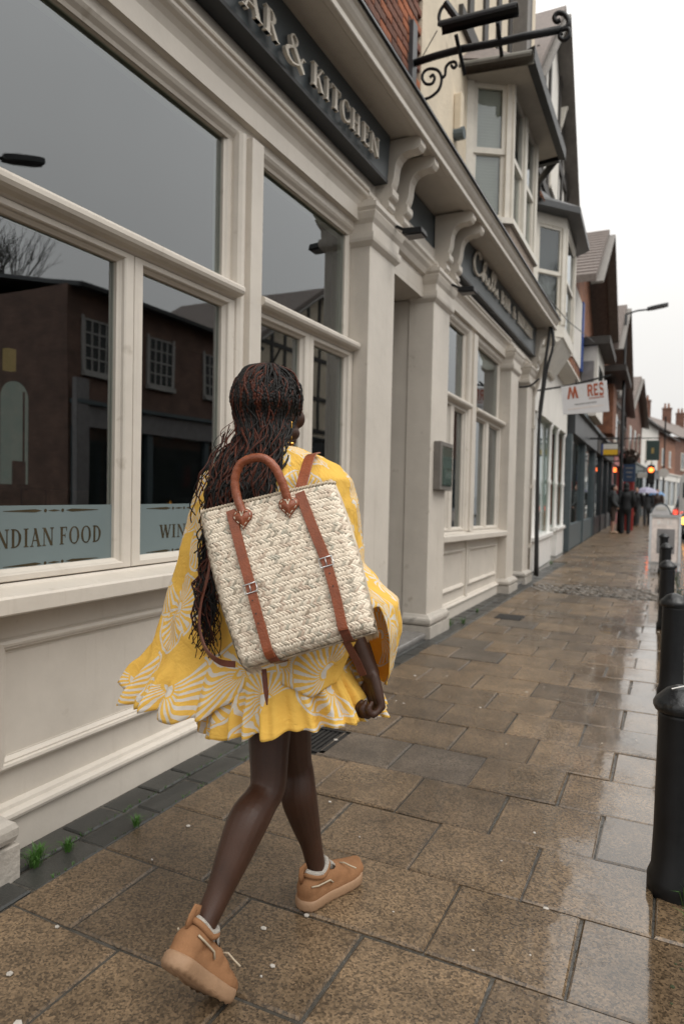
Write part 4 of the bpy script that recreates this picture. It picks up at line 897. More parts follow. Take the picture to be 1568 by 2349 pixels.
for ch, a, wd in (('M', .12, .25), ('R', .575, .12), ('E', .715, .09), ('S', .82, .12)):
    q = MB(); hgt = .42
    if ch == 'S':
        pts = crom([(.85, .82), (.6, .96), (.25, .9), (.15, .72), (.4, .54), (.75, .42), (.85, .2), (.55, .03), (.1, .12)], 5)
        q2 = [(a + wd * x, .52 + hgt * z) for x, z in pts]
        for (x0, z0), (x1, z1) in zip(q2, q2[1:]):
            q.loft([[mto(o, x0, z0 - .045), mto(o, x1, z1 - .045), mto(o, x1, z1 + .045), mto(o, x0, z0 + .045)] for o in (0, .003)])
    else:
        P_, w0 = bold(ch)
        for i, pl in enumerate(P_): q.loft([[mto(o, a + wd * x / w0, .52 + hgt * z) for x, z in pl] for o in (0, .003 + .0002 * (i % 4))])
    q.build('letter', 'rust_letter', ms)
q = MB(); q.loft([[mto(0, .44 + .055 * s * math.cos(t), .70 + .16 * s * math.sin(t)) for t in [i * .3927 for i in range(16)]] for s in (1.0, .8)], caps=False); q.build('letter', 'paper', ms, fixn=False)
for a, e, c, m in ((.60, .92, .42, 'rust_letter'), (.28, .74, .27, 'board_grey'), (.12, .90, .13, 'board_pink')):
    q = MB(); x = a; rnd = random.Random(int(a * 100))
    while x < e:
        d = rnd.uniform(.008, .02); q.loft([[mto(o, x, c), mto(o, x + d, c), mto(o, x + d, c + .05), mto(o, x, c + .05)] for o in (0, .001)]); x += d + .008
    q.build('small_print', m, ms)
q = MB(); q.tube([(-2.1, YM + .015, 3.02), P(1300, 905, YM + .02) + Vector((0, 0, .14)), P(1400, 868, YM + .02) + Vector((0, 0, .05))], .016); q.build('arm', 'iron', ms)
q = MB(); q.tube([P(1320, 885, YM + .015), P(1320, 872, YM + .015)], .01); q.tube([P(1380, 875, YM + .015), P(1380, 868, YM + .015)], .01); q.build('hook', 'iron', ms)

# cables and pipes on the party wall
cb = thing('cable_bundle', 'black cables looping down the wall at the end of the bar front', 'cable', (-1.95, 10.45, 2))
for k, pts in enumerate(([(1265, 750), (1268, 790), (1255, 840), (1248, 880), (1240, 940), (1234, 1000), (1230, 1150), (1226, 1320)], [(1262, 745), (1250, 830), (1242, 900), (1236, 960), (1232, 1150), (1231, 1322)], [(1190, 888), (1215, 885), (1236, 868)])):
    q = MB(); q.tube([P(u, v, 10.3 if k < 2 else 9.6) for u, v in crom(pts, 5)], .022 if k < 2 else .014, 6); q.build('cable', 'cable', cb, True)
wr = thing('telephone_wire', 'thin overhead wire running from the cornice to the timbered house', 'wire', (-1.6, 10, 4))
q = MB(); q.tube([P(u, v, y) for u, v, y in ((1225, 640, 8.5), (1262, 690, 10), (1300, 735, 12), (1362, 785, 17))], .008, 5); q.build('wire', 'cable', wr)
pp = thing('waste_pipe', 'pale rainwater pipe at the end of the beige shopfront', 'pipe', FX(.08, 10.5, 0))
q = MB(); q.tube([FX(.08, 10.5, .06), FX(.08, 10.5, 2.9), FX(.2, 10.48, 3.3), FX(.36, 10.45, 3.6)], .04, 10); q.build('pipe', 'paint_old', pp, True)
for z in (.5, 1.4, 2.3): q = MB(); q.lathe([(.055, z), (.055, z + .05)], FX(.08, 10.5, 0), 10); q.build('collar', 'paint_old', pp)

# ================================================================== HOUSES DOWN THE STREET
def house(name, label, y0, y1, x0, x1, ze, zr, wallm, roofm, shopm, ridge='x', over=.3, depth=7, wins=(), shop=True, winm='white_wood', timber=False, chim=(), sgn=1, fascm=None):
    """terraced house whose street face runs from (x0,y0) to (x1,y1); sgn=1 on the left side of the street, -1 on the right"""
    h = thing(name, label, 'building', ((x0 + x1) / 2, (y0 + y1) / 2, 0))
    def H(o, y, z): return (x0 + (x1 - x0) * (y - y0) / (y1 - y0) + sgn * o, y, z)
    def hb(nm, o0, o1, a, c, z0, z1, m, par, bevel=0):
        q = MB(); q.loft([[H(o, y, z) for o, y in ((o0, a), (o1, a), (o1, c), (o0, c))] for z in (z0, z1)]); return q.build(nm, m, par, bevel=bevel)
    ym = (y0 + y1) / 2
    if ridge == 'x':
        q = MB(); q.loft([[H(o, y, z) for y, z in ((y0, 0), (y1, 0), (y1, ze), (ym, zr - .1), (y0, ze))] for o in (-depth, 0)]); wl_ = q.build('wall', wallm, h)
        for yb in (y0 - .25, y1 + .25):
            zb = ze - .25 * (zr - ze) / (y1 - ym)
            q = MB(); q.loft([[H(o, y, z + k) for o, y, z in ((-depth, ym, zr), (over, ym, zr), (over, yb, zb), (-depth, yb, zb))] for k in (-.02, .12)]); rf = q.build('roof_slope', roofm, h)
            q = MB(); q.beam(H(over + .03, ym, zr - .06), H(over + .03, yb, zb - .06), .05, .26, Vector((1, 0, 0))); q.build('bargeboard', 'timber_grey', rf)
            q = MB()
            n = int((zr - ze) / .13)
            for i in range(n):
                t0 = (i + .1) / n; t1 = (i + 1) / n
                q.loft([[H(o, ym + (yb - ym) * t, zr + (zb - zr) * t + .125 + e) for o in (-depth, over)] + [H(o, ym + (yb - ym) * t, zr + (zb - zr) * t + .12) for o in (over, -depth)] for t, e in ((t0, .004), (t1, .03))])
            stuff(q.build('tile_course', roofm, rf))
    else:
        hb('wall', -depth, 0, y0, y1, 0, ze, wallm, h); xm = -depth / 2
        q = MB(); q.loft([[H(o, y, z) for o, z in ((over, ze - .1), (over, ze), (xm, zr), (-depth - over, ze), (-depth - over, ze - .1), (xm, zr - .1))] for y in (y0 + .01, y1 - .01)]); q.build('roof', roofm, h)
        hb('gutter', over, over + .1, y0, y1, ze - .12, ze - .02, 'iron', h)
    for c in chim:
        cx = -depth / 2; q = MB(); q.box((H(cx - .45, c, 0)[0] - .0, c - .35, zr - .6), (H(cx - .45, c, 0)[0] + .9, c + .35, zr + 1.3)); ch = q.build('chimney', 'brick_wall_red', h)
        q = MB(); q.box((H(cx - .5, c, 0)[0], c - .4, zr + 1.3), (H(cx - .5, c, 0)[0] + 1.0, c + .4, zr + 1.42)); q.build('chimney_cap', 'brick_wall_red', ch)
        for k in (-.2, .15): q = MB(); q.lathe([(.12, 0), (.09, .45), (.11, .5)], (H(cx + k, c, 0)[0], c, zr + 1.42), 8); q.build('chimney_pot', 'brick_wall_orange', ch)
    for (a, c, z0, z1) in wins:
        w = hb('window', .0, .05, a, c, z0, z1, winm, h)
        hb('sill', .0, .12, a - .06, c + .06, z0 - .08, z0 - .001, winm, w)
        zm = (z0 + z1) / 2; hb('pane', .051, .056, a + .07, c - .07, zm + .03, z1 - .07, 'glass_far', w); hb('pane', .051, .056, a + .07, c - .07, z0 + .07, zm - .03, 'glass_far', w)
        hb('backing', .0505, .0507, a + .07, c - .07, z0 + .07, z1 - .07, 'dark_room', w)
    if timber:
        n = int((y1 - y0) / .8)
        for i in range(n + 1): hb('timber_post', .0, .04, y0 + i * (y1 - y0 - .16) / n, y0 + .16 + i * (y1 - y0 - .16) / n, 3.6, ze if ridge != 'x' else ze + (zr - ze) * max(0, 1 - abs((i / n) - .5) * 2) * .9, 'timber_dark', h)
        for z in (3.6, 4.9, ze - .15): hb('timber_rail', .0, .046, y0, y1, z, z + .16, 'timber_dark', h)
        for (a, c) in ((y0 + .3, y0 + 1.4), (y1 - .3, y1 - 1.4)):
            q = MB(); q.beam(H(.02, a, 5.0), H(.02, c, ze - .2), .04, .14, Vector((1, 0, 0))); q.build('timber_brace', 'timber_dark', h)
    if shop:
        fs = hb('shop_fascia', .0, .22, y0 + .1, y1 - .1, 2.75, 3.3, fascm or shopm, h); hb('fascia_cornice', .0, .32, y0 + .05, y1 - .05, 3.3, 3.4, shopm, fs)
        hb('stall_riser', .0, .12, y0 + .1, y1 - .1, 0, .6, shopm, h)
        n = max(2, int((y1 - y0) / 2.6))
        for i in range(n + 1): hb('shop_pilaster', .0, .16, y0 + .08 + i * (y1 - y0 - .36) / n, y0 + .28 + i * (y1 - y0 - .36) / n, 0, 2.75, shopm, h)
        for i in range(n): 
            a = y0 + .28 + i * (y1 - y0 - .36) / n; c = y0 + .08 + (i + 1) * (y1 - y0 - .36) / n
            w = hb('shop_window', .0, .03, a, c, .6, 2.75, 'dark_room', h); hb('pane', .06, .066, a, c, .6, 2.75, 'glass_far', w)
    return h, H, hb
h3, H3, hb3 = house('gabled_shop', 'dark grey shop with brick upper floor and steep tiled gable after the white house', 16.45, 23.6, -2.25, -2.4, 6.3, 8.5, 'brick_wall_orange', 'roof_tile', 'grey_blue', over=.6, wins=((18, 19, 4.2, 5.6), (20.6, 21.6, 4.2, 5.6)), fascm='dark_shop')
# its painted board, weatherboarding and white oriel
q = MB(); q.loft([[H3(o, y, z) for y, z in ((16.55, 4.55), (18.3, 4.55), (18.3, 6.2), (16.55, 6.2))] for o in (.0, .12)]); bdd = q.build('painted_board', 'render_white', h3)
hb3('board_edge', .0, .16, 18.3, 18.55, 4.5, 6.25, 'blue', h3)
for i in range(7): hb3('weatherboard', .03, .1 + .01 * (i % 2), 16.5 + i * .28, 16.74 + i * .28, 3.45, 4.5, 'brick_wall_orange', h3)
o3 = hb3('oriel', .0, .5, 18.7, 21.2, 3.4, 5.2, 'render_white', h3); hb3('oriel_roof', .0, .8, 18.5, 21.5, 5.2, 5.4, 'timber_dark', o3); hb3('pane', .501, .506, 19.2, 20.7, 3.9, 4.8, 'glass_far', o3); hb3('backing', .5005, .5008, 19.2, 20.7, 3.9, 4.8, 'dark_room', o3)
q = MB(); q.loft([[H3(o, y, z) for o, y, z in ((.12, 18.62, 3.9), (.42, 18.62, 3.9), (.42, 18.69, 3.9), (.12, 18.69, 3.9))], [H3(o, y, z) for o, y, z in ((.12, 18.62, 4.8), (.42, 18.62, 4.8), (.42, 18.69, 4.8), (.12, 18.69, 4.8))]]); q.build('window', 'board_grey', o3)
h4, H4, hb4 = house('brick_shop', 'orange brick house with tiled gable beyond the dark grey shop', 23.7, 32.4, -2.4, -2.5, 6.2, 8.5, 'brick_wall_orange', 'roof_tile', 'dark_shop', over=.75, wins=((25, 26, 4, 5.5), (27.5, 28.6, 4, 5.5), (30, 31, 4, 5.5)), fascm='timber_dark')
hb4('porch_roof', .0, 1.0, 23.8, 28.0, 5.4, 5.6, 'timber_dark', h4)
hb4('jetty', .0, .55, 25.2, 27.0, 3.5, 5.2, 'brick_wall_orange', h4)
h5, H5, hb5 = house('timbered_inn', 'timber framed inn with steep roof and red shopfront further down the street', 32.5, 40, -2.5, -2.3, 5.8, 7.6, 'brick_wall_red', 'roof_tile', 'red_paint', wins=((34, 35, 3.9, 5.2), (37, 38, 3.9, 5.2)), timber=True)
house('brick_shop', 'red brick house with parapet and tile roof far down the left side', 40.1, 51, -2.3, -1.9, 6.2, 8.6, 'brick_wall_red', 'roof_tile', 'green_dark', wins=((42, 43, 4, 5.4), (45, 46, 4, 5.4), (48, 49, 4, 5.4)))
house('white_house', 'pale rendered house with two chimneys where the street bends', 51.1, 60, -1.9, -1.0, 6.8, 8.8, 'render_white', 'roof_tile', 'dark_shop', 'y', wins=((53, 54, 4, 5.4), (56, 57, 4, 5.4)), chim=(52, 59))
house('brick_house', 'low brick house with one chimney beyond the pale house', 60.1, 70, -1.0, .3, 6.6, 8.6, 'brick_wall_orange', 'roof_tile', 'render_white', 'y', wins=((62, 63, 4, 5.4), (66, 67, 4, 5.4)), chim=(66,))
house('brick_house', 'farthest brick terrace closing the view with chimneys', 70.1, 86, .3, 4.5, 7.0, 9.4, 'brick_wall_red', 'roof_tile', 'render_white', 'y', wins=((72, 73, 4, 5.6), (75, 76, 4, 5.6), (78, 79, 4, 5.6), (81, 82, 4, 5.6)), chim=(73, 80, 85))
# across the road (seen in the window glass)
hr, HR, hbr = house('brick_corner_building', 'two storey dark brick corner building across the road, mirrored in the window', 11.7, 19.6, 9.0, 9.0, 6.15, 7.0, 'brick_wall_dark', 'slate', 'grey_blue', 'y', .35, 8, sgn=-1, fascm='board_grey')
mat('timber_pale', (.34, .33, .31), .5)
def georgian(h, H, hb, a, c, z0, z1):
    w = hb('window', -.02, .03, a, c, z0, z1, 'dark_room', h)
    for i in range(5): hb('glazing_bar', .03, .05, a + i * (c - a - .04) / 4, a + .04 + i * (c - a - .04) / 4, z0, z1, 'timber_pale', w)
    for i in range(5): hb('glazing_bar', .03, .052, a, c, z0 + i * (z1 - z0 - .04) / 4, z0 + .04 + i * (z1 - z0 - .04) / 4, 'timber_pale', w)
    hb('sill', .0, .12, a - .08, c + .08, z0 - .12, z0 - .001, 'timber_pale', w); hb('sash_box', .0, .045, a - .07, a, z0, z1 + .07, 'timber_pale', w); hb('sash_box', .0, .045, c, c + .07, z0, z1 + .07, 'timber_pale', w)
for a in (12.2, 14.45, 16.9): georgian(hr, HR, hbr, a, a + .95, 4.15, 5.45)
hbr('shop_end_pilaster', .16, .3, 11.7, 12.1, 0, 3.9, 'board_grey', hr)
hr2, HR2, hbr2 = house('timbered_corner_house', 'cream timber framed house across the road, mirrored in the glass by her head', 19.8, 28.5, 9.0, 8.9, 6.6, 9.3, 'render_cream', 'roof_tile', 'dark_shop', wins=((21, 22.2, 4.3, 5.6), (25.5, 26.7, 4.3, 5.6)), timber=True, sgn=-1)
house('brick_house', 'plain brick house across the road beyond the timbered one', 28.6, 44, 8.9, 8.4, 6.8, 9, 'brick_wall_red', 'roof_tile', 'grey_blue', 'y', wins=((30, 31, 4.2, 5.6), (34, 35, 4.2, 5.6), (39, 40, 4.2, 5.6)), sgn=-1)
# bare tree behind the corner building
tr_ = thing('bare_tree', 'bare winter tree behind the corner building across the road', 'tree', (14.6, 13.6, 0)); rnd = random.Random(21)
tk = MB(); cr = MB()
def branch(bld, p, d, l, r, dep):
    q = p + d * l; bld_ = tk if dep < 2 else cr; bld_.tube([p, p + d * l * .5 + Vector((rnd.uniform(-.05, .05) * l, rnd.uniform(-.05, .05) * l, 0)), q], [r, r * .85, r * .7], 5 if dep < 3 else 3)
    if dep > 6: return
    for k in range(3 if dep < 6 else 2):
        nd = (d + Vector((rnd.uniform(-.5, .5), rnd.uniform(-.5, .5), rnd.uniform(.0, .35)))).normalized(); branch(bld, q, nd, l * rnd.uniform(.68, .86), r * .62, dep + 1)
branch(tk, Vector((14.6, 13.6, 0)), Vector((0, 0, 1)), 2.75, .2, 0)
tk.build('trunk', 'bark', tr_); stuff(cr.build('crown', 'bark', tr_, fixn=False))
def street_lamp(label, base, h, arm, m='iron'):
    t = thing('street_lamp', label, 'street lamp', base, 'street lamps'); b0 = Vector(base)
    q = MB(); q.tube([b0, b0 + Vector((0, 0, 1.2)), b0 + Vector((0, 0, h))], [.09, .07, .045], 8); q.build('post', m, t, True)
    e = b0 + Vector((0, 0, h)); a = Vector(arm); q = MB(); q.tube([e, e + a * .5 + Vector((0, 0, .04)), e + a], .03, 6); q.build('arm', m, t, True)
    d = a.normalized(); s = Vector((-d.y, d.x, 0)); q = MB(); f = e + a
    q.loft([[f + d * l + s * (k * w) + Vector((0, 0, z)) for k, z in ((-1, -.03), (1, -.03), (.8, .07), (-.8, .07))] for l, w in ((-.05, .08), (.15, .15), (.5, .15), (.62, .1))]); q.build('lantern', m, t)
    return t
street_lamp('street lamp across the road, mirrored in the upper left pane', (6.6, 6.4, 0), 6.45, (-.5, 1.45, .35))
street_lamp('tall street lamp with thin arm over the far pavement', (-1.6, 26, 0), 7.75, (.72, 0, .1))

# ================================================================== STREET FURNITURE
mat('bollard_cap', (.008, .009, .010), .3, var=.25, scale=30, bump=.3, bscale=60)
mat('bollard_paint', (.007, .0075, .0085), .42, spec=.35, var=.3, scale=20, bump=.06, bscale=50, dirt=((.03, .026, .02), 14, .66))
def bollard(label, x, y, first=None):
    if first is None:
        t = thing('bollard', label, 'bollard', (x, y, 0), 'black bollards along the kerb')
        q = MB(); q.lathe([(.085, -.02), (.085, .05), (.074, .08), (.070, .2), (.067, .585), (.069, .60)], (x, y, 0), 28); q.build('post', 'bollard_paint', t, True)
        q = MB(); q.lathe([(.066, .598), (.078, .603), (.084, .615), (.084, .628), (.078, .640), (.070, .646), (.062, .655), (.045, .672), (.022, .684), (.004, .687)], (x, y, 0), 28); q.build('cap', 'bollard_cap', t, True)
        return t
    r = first.copy(); COL.objects.link(r); r.location = (x, y, 0); r['label'] = label
    for c in first.children:
        k = c.copy(); COL.objects.link(k); k.parent = r; k.matrix_parent_inverse = c.matrix_parent_inverse.copy()
    return r

B0 = bollard('nearest black bollard at the right edge with a white plastic fork on its cap', .055, 2.47)
bollard('second black bollard from the nearest one', .045, 4.85, B0); bollard('third black bollard from the nearest one', .0, 7.4, B0)
bollard('fourth black bollard from the nearest one', -.025, 10.2, B0); bollard('farthest black bollard in front of the pink pavement board', -.07, 12.95, B0)
fk = thing('plastic_fork', 'small white plastic fork lying on the nearest bollard cap', 'fork', (.06, 2.45, .68))
q = MB(); q.tube([(.025, 2.43, .681), (.06, 2.44, .692), (.095, 2.45, .684)], .0022, 5); q.build('handle', 'white_gloss', fk)
q = MB(); q.ell((.10, 2.452, .682), (.009, .006, .0022), None, 8, 5); q.build('head', 'white_gloss', fk)
# pavement boards
ab = thing('pavement_sign', 'tall A-frame pavement board with a pink printed poster behind the far bollards', 'sign', (-.1, 13.4, 0))
a0, a1 = -.32, .20
q = MB(); 
for x in (a0, a1 - .04): q.beam((x + .02, 13.35, 0), (x + .02, 13.5, 1.0), .04, .04)
for z, y in ((.12, 13.365), (.97, 13.495)): q.beam((a0, y, z), (a1, y, z), .04, .05)
q.build('front_frame', 'silver', ab)
q = MB()
for x in (a0, a1 - .04): q.beam((x + .02, 13.85, 0), (x + .02, 13.53, 1.0), .04, .04)
q.beam((a0, 13.82, .12), (a1, 13.82, .12), .04, .05); q.build('rear_frame', 'silver', ab)
q = MB(); q.loft([[(x, 13.36 + .15 * z + o, z) for x, z in ((a0 + .03, .15), (a1 - .03, .15), (a1 - .03, .95), (a0 + .03, .95))] for o in (-.012, .006)]); po = q.build('poster', 'board_pink', ab)
q = MB(); q.loft([[(x, 13.36 + .15 * z + o, z) for x, z in ((a0 + .13, .3), (a1 - .10, .3), (a1 - .10, .74), (a0 + .13, .74))] for o in (-.016, -.0125)]); q.build('poster_picture', 'board_grey', po)
fa = lambda o, a, c: Vector((a, 13.36 + .15 * c - .013 - o, c))
for ch, a in (('M', -.20), ('O', -.115), ('R', -.04), ('E', .02)): q, w = letter_mesh(ch, fa, a, .81, .085, .8, .003); q.build('letter', 'white_gloss', po)
rb = thing('pavement_sign', 'round topped pale pavement sign standing behind the pink A-frame board', 'sign', (-.18, 17, 0))
q = MB(); pr = [(-.40, .02), (.05, .02), (.05, .82)] + [(-.175 + .225 * math.cos(t), .85 + .33 * math.sin(t)) for t in [R(10 + 16 * i) for i in range(11)]] + [(-.40, .82)]
q.loft([[(x, 17 + o, z) for x, z in pr] for o in (0, .04)]); q.build('frame', 'grey_blue', rb)
q = MB(); q.loft([[(-.18 + (x + .18) * .88, 17 + o, .05 + z * .93) for x, z in pr] for o in (-.006, -.001)]); q.build('poster', 'sign_white', rb)
q = MB(); q.box((-.28, 16.985, 1.02), (-.06, 16.993, 1.09)); q.build('title_strip', 'paper', rb)
# projecting signs along the row
def pboard(label, u0, v0, u1, v1, y, m, extra=(), arm=True):
    t = thing('projecting_sign', label, 'sign', P((u0 + u1) / 2, v1, y)); a = P(u0, v1, y); c = P(u1, v0, y)
    q = MB(); q.box((a.x, y, a.z), (c.x, y + .08, c.z)); q.build('board', m, t, bevel=.006)
    for (s0, s1, t0, t1, mm) in extra:
        q = MB(); q.box((a.x + (c.x - a.x) * s0, y - .01, a.z + (c.z - a.z) * t0), (a.x + (c.x - a.x) * s1, y - .002, a.z + (c.z - a.z) * t1)); q.build('printed_panel', mm, t)
    if arm: q = MB(); q.tube([(-2.45, y + .04, c.z + .12), (c.x, y + .04, c.z + .12)], .025, 6); q.tube([(c.x - .05, y + .04, c.z + .12), (c.x - .05, y + .04, c.z)], .012, 5); q.tube([(a.x + .05, y + .04, c.z + .12), (a.x + .05, y + .04, c.z)], .012, 5); q.build('arm', 'iron', t)
    return t
pboard('black framed sign with white and yellow halves over the dark grey shop', 1377, 1015, 1418, 1047, 20.5, 'iron', ((.12, .95, .53, .9, 'paper'), (.12, .95, .12, .5, 'yellow_sign'), (.04, .11, .1, .9, 'blue')))
pboard('navy blue hanging sign beside the red pillar', 1427, 1065, 1457, 1105, 28, 'navy', ((.2, .8, .75, .82, 'board_grey'), (.25, .75, .5, .58, 'board_grey'), (.3, .7, .25, .32, 'board_grey')))
pboard('green inn sign with a small gold emblem', 1480, 1010, 1512, 1056, 38, 'green_dark', ((.40, .58, .35, .62, 'brass'),))
pboard('pale fascia sign low over the far pavement', 1460, 1085, 1488, 1096, 46, 'paper')
rp = thing('red_pillar', 'red painted shopfront pillar behind the two standing people', 'pillar', (-2.0, 28.6, 0))
q = MB(); c = P(1440, 1214, 28.6); q.box((c.x - .15, 28.5, -.02), (c.x + .15, 28.8, 2.5)); q.build('shaft', 'red_paint', rp, bevel=.02)
for dx in (-.08, 0, .08): q = MB(); q.box((c.x + dx - .02, 28.48, .2), (c.x + dx + .02, 28.499, 2.3)); q.build('flute', 'red_paint', rp)
hbk = thing('hanging_basket', 'winter hanging basket of dark red and brown leaves above the red pillar', 'basket', P(1440, 1050, 28)); rnd = random.Random(4); q = MB(); cc = P(1441, 1048, 28.2)
for i in range(260):
    v = Vector((rnd.gauss(0, 1), rnd.gauss(0, 1), rnd.gauss(0, 1))).normalized() * rnd.random() ** .4; p = cc + Vector((v.x * .38, v.y * .3, v.z * .33)); a = Vector((rnd.uniform(-1, 1), rnd.uniform(-1, 1), rnd.uniform(-1, 1))).normalized() * .06; b_ = a.cross(Vector((rnd.random(), 1, rnd.random()))).normalized() * .035
    q.poly([p - a, p + b_, p + a, p - b_])
stuff(q.build('leaves', 'cloth_brown', hbk, fixn=False)); q = MB(); q.lathe([(.05, -.36), (.2, -.28), (.3, -.1), (.31, -.05)], cc, 10); q.build('basket', 'timber_dark', hbk)
# traffic light
tl_ = thing('traffic_light', 'traffic light glowing orange red on a black post far down the street', 'traffic light', (-1.07, 45, 0)); c = P(1492, 1078, 45)
q = MB(); q.tube([(c.x, 45.15, -.05), (c.x, 45.15, 3.3)], .06, 8); q.build('post', 'iron', tl_)
q = MB(); q.box((c.x - .2, 45, c.z - .85), (c.x + .2, 45.2, c.z + .3)); q.build('housing', 'iron', tl_, bevel=.02)
for k, m in ((0, 'traffic_red'), (-.32, 'rubber'), (-.64, 'rubber')):
    q = MB(); q.loft([[(c.x + .15 * math.cos(i * .3927), 45 - o, c.z + k + .15 * math.sin(i * .3927)) for i in range(16)] for o in (.0, .03)]); q.build('lens', m, tl_)
sp_ = thing('lamp_post', 'thin pole carrying a round white sign far down the street', 'post', (-.3, 48, 0)); c = P(1521, 1085, 48)
q = MB(); q.tube([(c.x, 48, -.05), (c.x, 48, 6.5)], .05, 7); q.build('post', 'iron', sp_)
q = MB(); q.loft([[(c.x + .3 * math.cos(i * .524), 47.94 + o, c.z + .3 * math.sin(i * .524)) for i in range(12)] for o in (0, .03)]); q.build('disc', 'paper', sp_)

# ---------------------------------------------------------------- vehicles down the road
def vehicle(name, label, cat, x, y, w, l, hb_, h, bodym, brake, van=False):
    t = thing(name, label, cat, (x, y, -.11)); z0 = -.11
    def ring(yy, prof): return [(x + a * w / 2, yy, z0 + c) for a, c in prof]
    if van: prof = [(-.96, .35), (-1, .5), (-1, h * .55), (-.96, h - .12), (-.86, h), (.86, h), (.96, h - .12), (1, h * .55), (1, .5), (.96, .35)]; secs = [(0, 1), (.03, 1), (.72, 1), (.86, .62), (1, .5)]
    else: prof = [(-.9, .28), (-1, .45), (-1, .72), (-.94, .88), (-.9, .92), (.9, .92), (.94, .88), (1, .72), (1, .45), (.9, .28)]; secs = [(0, .96), (.02, 1), (.5, 1), (.97, .96), (1, .85)]
    q = MB(); q.loft([[(px_, yy, z0 + (pz - z0) * s if pz > z0 + .5 else pz) for px_, yy, pz in ring(y + l * f_, prof)] for f_, s in secs]); body = q.build('body', bodym, t, bevel=.0, smooth=False)
    if not van:
        q = MB(); q.loft([[(x + a * w / 2, y + l * f_, z0 + c) for a, c in ((-k * .9, .90), (k * .9, .90), (k * .72, c1), (-k * .72, c1))] for f_, k, c1 in ((.03, .98, 1.0), (.14, .98, h), (.5, .98, h), (.72, .96, .98))]); cab = q.build('cabin', 'car_glass', t)
        q = MB(); q.loft([[(x + a * w / 2 * .72, y + l * f_, z0 + h + o) for a, f_ in ((-1, .13), (1, .13), (1, .52), (-1, .52))] for o in (0, .03)]); q.build('roof', bodym, cab)
    else:
        for s in (-1, 1): q = MB(); q.box((x + s * w * .24 - w * .2, y - .012, z0 + h * .58), (x + s * w * .24 + w * .2, y - .002, z0 + h * .85)); q.build('rear_window', 'car_glass', t)
    for s in (-1, 1):
        q = MB(); q.box((x + s * w * .42 - .09, y - .02, z0 + .6), (x + s * w * .42 + .09, y + .05, z0 + .82)); lo_ = q.build('tail_light', brake, t, bevel=.01)
        for f_ in (.18, .8):
            q = MB(); q.tube([(x + s * (w / 2 - .2), y + l * f_, z0 + .31), (x + s * (w / 2 + .01), y + l * f_, z0 + .31)], .31, 16); wh = q.build('wheel', 'rubber', t)
            q = MB(); q.tube([(x + s * (w / 2 + .0), y + l * f_, z0 + .31), (x + s * (w / 2 + .02), y + l * f_, z0 + .31)], .19, 12); q.build('rim', 'silver', wh)
    q = MB(); q.box((x - .26, y - .02, z0 + .5), (x + .26, y - .005, z0 + .61)); q.build('number_plate', 'yellow_sign', t)
    q = MB(); q.box((x - w * .47, y - .06, z0 + .28), (x + w * .47, y + .1, z0 + .45)); q.build('bumper', 'rubber' if van else bodym, t, bevel=.03)
vehicle('car', 'black car at the right edge with its amber indicator lit', 'car', 1.16, 23.5, 1.7, 4.1, .9, 1.42, 'car_black', 'amber')
vehicle('car', 'red car waiting in the road beyond the black car', 'car', .98, 37, 1.72, 4.2, .9, 1.45, 'car_red', 'tail_red')
vehicle('van', 'white box van at the right edge of the far road', 'van', 1.32, 32.5, 1.9, 5.2, .9, 2.45, 'van_white', 'tail_red', True)

# ================================================================== PEOPLE
def remesh(mb, voxel, it=6):
    me = mb.mesh('tmp'); bm = bmesh.new(); bm.from_mesh(me); bmesh.ops.recalc_face_normals(bm, faces=bm.faces); bm.to_mesh(me); bm.free()
    o = bpy.data.objects.new('tmp', me); COL.objects.link(o)
    r = o.modifiers.new('r', 'REMESH'); r.mode = 'VOXEL'; r.voxel_size = voxel
    s = o.modifiers.new('s', 'SMOOTH'); s.factor = .5; s.iterations = it
    dg = bpy.context.evaluated_depsgraph_get(); res = bpy.data.meshes.new_from_object(o.evaluated_get(dg))
    bpy.data.objects.remove(o); bpy.data.meshes.remove(me); res.materials.clear(); return res
def chain(mb, pts, sub=5, sides=14, flat=1.0, up=None):
    q = crom([tuple(p) for p in pts], sub)
    mb.tube([p[:3] for p in q], [max(.002, p[3]) for p in q], sides, True, flat, up)
    if flat == 1.0:
        for e in (q[0], q[-1]): mb.ell(e[:3], (e[3],) * 3, None, 10, 8)
